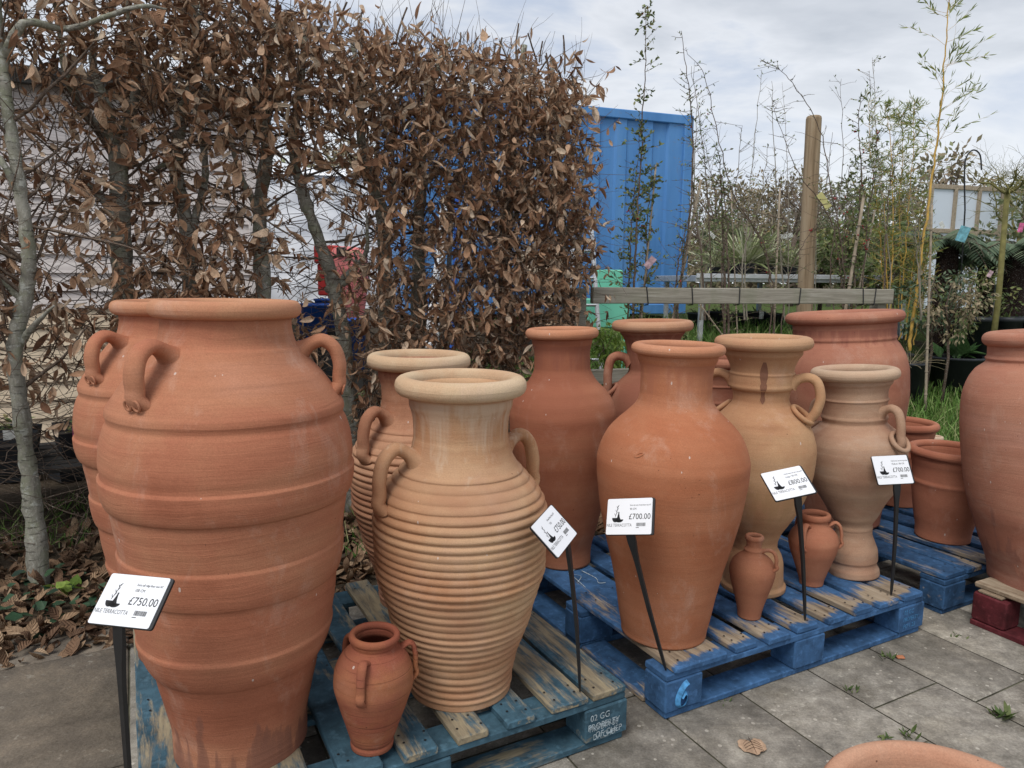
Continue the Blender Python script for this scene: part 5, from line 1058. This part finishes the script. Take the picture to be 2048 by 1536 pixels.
n0 = atY(1392, 553, 7.9); n1 = atY(2030, 553, 8.6); nv = Vector((n1.x-n0.x, n1.y-n0.y, 0)); NL = nv.length
bt2 = thing('metal_bench', 'long galvanised display bench beyond the fence', 'bench', (n0.x, n0.y, 0), (0, 0, math.atan2(nv.y, nv.x)))
MB().rbox((0, 0, 1.26), (NL, 1.2, 1.33), .006).build('top', M['galv'], bt2); MB().rbox((0, -.02, 1.30), (NL, -.003, 1.35), .004).build('edge', M['alu'], bt2)
for x0 in np.linspace(.1, NL-.15, 4):
    for y0 in (.08, 1.1): MB().rbox((float(x0), y0, .3), (float(x0)+.05, y0+.05, 1.258), .004).build('leg', M['galv'], bt2)
for i, (x_, Y_, s_) in enumerate(((1428, 8.4, .7), (1490, 8.3, 1.0), (1530, 8.6, .9), (1578, 8.5, .8), (1462, 8.9, .9))):
    p = atY(x_, 552, Y_); t = potted(['spiky plant at the left end of the metal bench', 'largest cream striped spiky plant on the metal bench', 'spiky plant right of the largest one, leaning', 'small spiky plant just left of the tall round post', 'spiky plant at the back of the metal bench'][i], (p.x, p.y, 1.332), .11*s_, .14*s_, 'strap', int(110*s_), .48*s_, .06, .075, group='spiky plants on the metal bench', cat='plant')
def crown_tree(label, name, px_, Y_, ztop, rx, rz_, n, L, mat, trunk_r=.10, group=None, conical=False, tm='twig', zb=None, clumps=34):
    c = atY(px_, 560, Y_); z0 = gz(c.x, c.y); t = thing(name, label, 'tree', (c.x, c.y, z0), None, group); zc_ = ztop-rz_-z0; mb = MB()
    mb.tube([(0, 0, -.1), (.03, 0, zc_*.5), (-.02, .02, zc_), (0, 0, zc_+rz_*.7)], [trunk_r, trunk_r*.8, trunk_r*.55, trunk_r*.12], 9)
    cs = []
    for _ in range(clumps):
        while True:
            q = np.array([rnd.uniform(-1, 1), rnd.uniform(-1, 1), rnd.uniform(-1, 1)])
            if .12 < (q**2).sum() < 1: break
        if conical: q[:2] *= (1-q[2])*.55+.05
        cs.append((q*np.array([rx, rx, rz_])+np.array([0, 0, zc_]), rnd.uniform(.16, .34)*min(rx, rz_), rnd.gauss(0, .18)))
    for q, r_, _ in cs[::2]: mb.tube([(0, 0, max(.2, float(q[2])*.7)), tuple(q*np.array([.55, .55, .9])), tuple(q)], [trunk_r*.3, trunk_r*.16, .004*Y_/10], 5)
    mb.build('trunk', M[tm], t, True)
    idx = NP.randint(0, clumps, n); Pn = np.array([cs[i][0] for i in idx]); rr_ = np.array([cs[i][1] for i in idx])[:, None]
    off = NP.normal(0, 1, (n, 3)); off /= np.linalg.norm(off, axis=1)[:, None]; off *= NP.rand(n, 1)**.4*rr_*1.3
    tn = np.clip(np.array([cs[i][2] for i in idx])+NP.normal(.5, .2, n), 0, 1)
    link('crown', leaves(Pn+off, off+NP.normal(0, .12, (n, 3))*rr_*3+np.array([0, 0, -.05]), NP.normal(0, 1, (n, 3))+np.array([0, -.3, .8]), NP.uniform(L*.6, L*1.2, n), .45, .2, .2, nu=2, tint=tn), M[mat], t); return t
FG = 'trees beyond the nursery'
for a_ in (('brown leaved tree next to the container corner, far off', 'distant_tree', 1425, 21, 4.3, 1.2, 1.8, 3600, .15, 'farleaf'), ('rounded brownish tree left of the far bare tree', 'distant_tree', 1500, 24, 4.6, 1.4, 2.0, 3600, .16, 'farleaf'), ('bronze tree directly behind the round post, far off', 'distant_tree', 1590, 23, 4.5, 1.5, 1.9, 3800, .16, 'farleaf'), ('olive tree far off between post and bamboo', 'distant_tree', 1690, 20, 3.9, 1.4, 1.6, 3400, .14, 'conifer'), ('dull green tree far off behind the bamboo clump', 'distant_tree', 1790, 19, 4.2, 1.3, 1.7, 3400, .14, 'conifer'),
          ('dark conifer at the right edge behind the umbrella shaped standard', 'conifer', 2062, 12, 3.3, .8, 1.3, 1800, .13, 'conifer'), ('mossy branching tree behind the greenhouse roof', 'distant_tree', 1885, 17, 4.2, 1.3, 1.1, 900, .18, 'farleaf'), ('yellowish tree seen above the shed roof', 'distant_tree', 320, 15, 5.0, 1.5, 1.7, 1300, .22, 'farleaf'), ('olive tree over the left end of the white marquee', 'distant_tree', 450, 18, 4.6, 1.3, 1.6, 1200, .22, 'conifer'), ('olive tree above the right of the white marquee', 'distant_tree', 690, 19, 4.6, 1.6, 1.3, 1300, .24, 'farleaf')): crown_tree(*a_, group=FG)
for a_ in (('leafy green shrub right of the round post on the bench', 'shrub', 1690, 8.5, 2.15, .36, .45, 900, .09, 'green'), ('green shrub behind the bamboo base', 'shrub', 1775, 8.2, 2.0, .36, .5, 900, .09, 'green'), ('dark clipped shrub left of the tall round post', 'shrub', 1445, 9.6, 2.3, .30, .5, 700, .08, 'conifer'), ('low green shrub behind the round post foot', 'shrub', 1640, 8.9, 1.95, .34, .4, 700, .08, 'green')): crown_tree(*a_, trunk_r=.03, group='shrubs on the metal bench')
for i, (x_, y0, Y_, rx, rz_, mt) in enumerate(((1215, 690, 5.4, .16, .18, 'lime'), (1330, 690, 5.6, .25, .18, 'green'), (1700, 680, 5.7, .3, .2, 'straw'), (1870, 600, 6.6, .32, .32, 'fern'), (1950, 590, 6.9, .35, .3, 'green'), (1905, 610, 6.4, .28, .28, 'straw'))):
    c = atY(x_, y0, Y_); crown_tree(['pale green low bush under the left end of the rail', 'low green bush under the rail behind the stained vase', 'dry twiggy bush under the right of the rail', 'grey green airy bush right of the golden culm', 'airy bush with tiny pale flowers near the right edge', 'straw coloured airy bush beside the broad leaved plant'][i], 'bush', x_, Y_, c.z+rz_, rx, rz_, 620, .05 if i != 2 else .06, mt, .015, 'low bushes behind the fence', clumps=20)
# bare tree
def bare(label, px_, Y_, ztop, r0, mat, spread, name='bare_tree', depth_=6, zfork=.35, seed=3, flatten=1., droop=0.):
    rg = random.Random(seed); c = atY(px_, 560, Y_); z0 = gz(c.x, c.y); t = thing(name, label, 'tree', (c.x, c.y, z0), None, FG if name == 'bare_tree' else None); T = []; H_ = ztop-z0
    def grow(p, d, ln, r_, lv):
        pts = [p]
        for i in range(4):
            d = (d+Vector((rg.gauss(0, .16), rg.gauss(0, .16), rg.gauss(0, .1)-droop*(lv > 1)))).normalized(); pts.append(pts[-1]+d*(ln/4))
        T.append((np.array([tuple(q) for q in pts]), np.linspace(r_, r_*.62, 5)))
        if lv >= depth_: return
        for _ in range(rg.choice((2, 2, 3)) if lv else 4):
            nd_ = (d+Vector((rg.gauss(0, spread), rg.gauss(0, spread), rg.gauss(.08, spread*.6)*flatten))).normalized(); q = pts[rg.choice((2, 3, 4, 4))]
            grow(q, nd_, ln*rg.uniform(.62, .86), r_*.58, lv+1)
    top = Vector((0, 0, H_*zfork)); MB().tube([(0, 0, -.1), (.02, 0, H_*zfork*.5), top], [r0, r0*.85, r0*.75], 9).build('trunk', M[mat], t, True)
    for k in range(5):
        a_ = k*1.256+.4; grow(top-Vector((0, 0, .02)), Vector((math.cos(a_)*spread*1.3, math.sin(a_)*spread*1.3, .9 if not droop else .35)), H_*(1-zfork)*.30, r0*.5, 1)
    link('branches', tubes(T, 4), M[mat], t); return t
bare('dark bare tree far off just left of the round post', 1583, 16, 4.2, .07, 'twig', .55, zfork=.45)
bare('small bare tree far off near the container edge', 1410, 18, 3.9, .05, 'twig', .5, zfork=.4, seed=9)
bare('pale bare tree far off between the spiky plants and the round post', 1520, 17, 4.1, .05, 'fartwig', .5, zfork=.3, seed=21)
bare('brownish bare tree far off just right of the round post', 1660, 16, 3.9, .05, 'fartwig', .5, zfork=.3, seed=22)
bare('tall pale bare tree far off behind the berry clusters', 1730, 18, 4.9, .06, 'fartwig', .5, zfork=.3, seed=23)
bare('bare tree far off behind the tallest bamboo', 1850, 19, 4.8, .06, 'fartwig', .5, zfork=.3, seed=24)
bare('tangled bare tree at the far right behind the umbrella standard', 2030, 15, 4.9, .07, 'weepbark', .6, zfork=.35, seed=11)
bare('umbrella shaped standard tree with olive green contorted twigs', 1996, 6.6, 2.62, .030, 'weepbark', .75, 'grafted_tree', 5, .78, 5, .8, .02)
# shepherd crook, greenhouse, tree ferns, labels
q0 = atY(1930, 560, 6.8); pts = [atY(x, y, 6.8)-q0 for x, y in ((1930, 420), (1929, 340), (1934, 312), (1947, 300), (1960, 310), (1963, 340))]; z0 = gz(q0.x, q0.y)
o = MB().tube([(0, 0, z0-q0.z)]+catmull(pts, 6), .007, 8).build('plant_crook', M['black'], None, True, q0); tag(o, 'black shepherd crook hook against the sky near the greenhouse', 'hook')
gh0 = atY(1845, 560, 15.); gh1 = atY(2075, 560, 15.8); gv = Vector((gh1.x-gh0.x, gh1.y-gh0.y, 0)); GL = gv.length; gt = thing('greenhouse', 'glass greenhouse with grey frame far off on the right', 'greenhouse', (gh0.x, gh0.y, .75), (0, 0, math.atan2(gv.y, gv.x)))
m, nt, b, v = newmat('pale_glazing', .25, .5); b.inputs['Base Color'].default_value = (.60, .66, .74, 1); M['glaze'] = m
fr = MB()
for i in range(6): fr.rbox((GL*i/5-.04, -.05, 0), (GL*i/5+.04, .03, 2.45), .005)
for z in (.6, 1.55, 2.43): fr.rbox((-.04, -.046, z), (GL+.04, .026, z+.09), .005)
fr.build('frame', M['cane'], gt); MB().box((0, -.01, 0), (GL, .012, 2.44)).build('glazing', M['glaze'], gt)
for i, (x_, yt, Y_, tr) in enumerate(((1898, 478, 7.4, .11), (1976, 505, 7.7, .09), (2036, 492, 7.3, .12))):
    c = atY(x_, yt, Y_); z0 = gz(c.x, c.y); t = thing('tree_fern', ['tree fern with black trunk right of the tall bamboo', 'slender tree fern behind the umbrella standard stem', 'tree fern with broad dark trunk at the right edge'][i], 'tree fern', (c.x, c.y, z0), None, 'tree ferns on the right'); hh = c.z-z0
    MB().tube([(0, 0, 0), (.01, 0, hh*.5), (0, 0, hh)], [tr*1.15, tr, tr*.85], 14).build('trunk', M['fernbark'], t, True); Pn = []; D = []; T = []
    for k in range(18):
        a_ = k*2.4+rnd.uniform(-.2, .2); ln_ = rnd.uniform(.45, .75); el = rnd.uniform(.1, .7); pts = []
        for f in np.linspace(0, 1, 9): pts.append((math.cos(a_)*ln_*f, math.sin(a_)*ln_*f, hh+ln_*(el*f-.75*f*f)))
        T.append((np.array(pts), np.linspace(.006, .002, 9)))
        for f in np.linspace(.08, 1, 24):
            x = f*8; j = min(7, int(x)); p = np.array(pts[j])*(1-(x-j))+np.array(pts[j+1])*(x-j)
            for sg in (-1, 1): Pn.append(p); D.append((-math.sin(a_)*sg+math.cos(a_)*.4, math.cos(a_)*sg+math.sin(a_)*.4, -.35))
    n = len(Pn); f_ = np.tile(np.repeat(np.linspace(.08, 1, 24), 2), 18)
    link('fronds', leaves(np.array(Pn), np.array(D), np.tile([[0, 0, 1.]], (n, 1))+NP.normal(0, .2, (n, 3)), .17*np.sin(np.pi*np.clip(f_*.85+.12, 0, 1)), .22, -.2, .1, nu=3), M['fern'], t); link('frond_ribs', tubes(T, 4), M['twig'], t)
for i, (x_, y_, Y_, m_, w_, h_, ry) in enumerate(((1926, 468, 6.3, 'tagblue', .09, .13, .25), (1884, 450, 6.3, 'tag', .035, .06, -.6), (1980, 548, 6.5, 'tagmix', .04, .06, .4), (1300, 525, 4.9, 'tagmix', .045, .085, .7), (1574, 472, 8.2, 'tag', .13, .05, -.2), (1424, 470, 8.2, 'tag', .04, .09, -.8), (1648, 402, 5.3, 'yellowtape', .05, .13, -.7), (2042, 455, 6.4, 'tagpink', .04, .08, .1))):
    c = atY(x_, y_, Y_); o = MB().rbox((-w_/2, -.0015, -h_/2), (w_/2, .0015, h_/2), .0006).build('plant_label', M[m_], None, False, c); o.rotation_euler = (.15, ry, rnd.uniform(-.3, .3))
    tag(o, ['teal and white picture label hanging among the tree ferns', 'small white label right of the tall bamboo', 'pink picture label low beside the umbrella standard stem', 'pink flower label tied to the leafy berry shrub', 'white folded label above the spiky plants', 'white slanting label left of the spiky plants', 'yellow leaf shaped label beside the round post', 'pink label at the right edge of the photo'][i], 'label')
# broad leaved plant and big pots on the right
c = atY(1912, 716, 6.8); t = potted('broad leaved green plant drooping over a wide black pot', (c.x, c.y, gz(c.x, c.y)), .26, c.z-gz(c.x, c.y)+.02, 'bigleaf', 16, .22, .10, .55, group='big pots on the grass', cat='plant'); t.scale = (1, 1, 1)
c2 = atY(1818, 728, 6.5); potted('black pot overflowing with dry straw, at the golden culm base', (c2.x, c2.y, gz(c2.x, c2.y)), .15, c2.z-gz(c2.x, c2.y)+.02, 'straw', 90, .26, .05, .025, group='big pots on the grass', cat='plant')
for i in range(5):
    p = atY(1965+i*26, 640, 6.9+.1*(i % 2)); potted('black pot in the crowded row behind the huge jar', (p.x, p.y, gz(p.x, p.y)), .12, p.z-gz(p.x, p.y)+.03 if p.z-gz(p.x, p.y) > .1 else .25, 'green', 22, .08, .1, group='black pots behind the huge jar')

# ------------------------------------------------------------------ tangle of bare saplings behind the fence, far hedge
sp = random.Random(31)
for i in range(20):
    x_ = sp.uniform(1395, 1850); Y_ = sp.uniform(5.9, 7.4); xt = x_+sp.uniform(-50, 60); yt = sp.choice((sp.uniform(110, 260), sp.uniform(230, 420), sp.uniform(230, 420)))
    stem_plant('sapling', 'thin bare sapling in the tangle behind the fence', 'sapling', Y_, [[(x_, 640), (x_+sp.uniform(-8, 8), 520), ((x_+xt)/2+sp.uniform(-12, 12), (520+yt)/2), (xt, yt)]], sp.uniform(.005, .010), 26, (.10, .40), 1 if i % 3 else 3, .028, .45, 'green', 'twig' if i % 2 else 'fartwig', 0, 'bare saplings behind the fence', up=.7, f0=.25)
n = 9000; xx = NP.uniform(-26, 34, n); top = 2.6+.5*np.sin(xx*.9)+.35*np.sin(xx*2.3+1); zz_ = .7+NP.rand(n)**.8*(top-.5); yy_ = 31+NP.normal(0, .7, n)
tag(link('far_hedgerow', leaves(np.c_[xx, yy_, zz_], NP.normal(0, 1, (n, 3)), NP.normal(0, 1, (n, 3))+np.array([0, -.8, .4]), NP.uniform(.25, .6, n), .6, .2, .2, nu=2, tint=np.clip(NP.normal(.5, .25, n)+.2*np.sin(xx*1.7), 0, 1)), M['farleaf']), 'far olive brown hedgerow closing the nursery', 'hedgerow', kind='stuff')
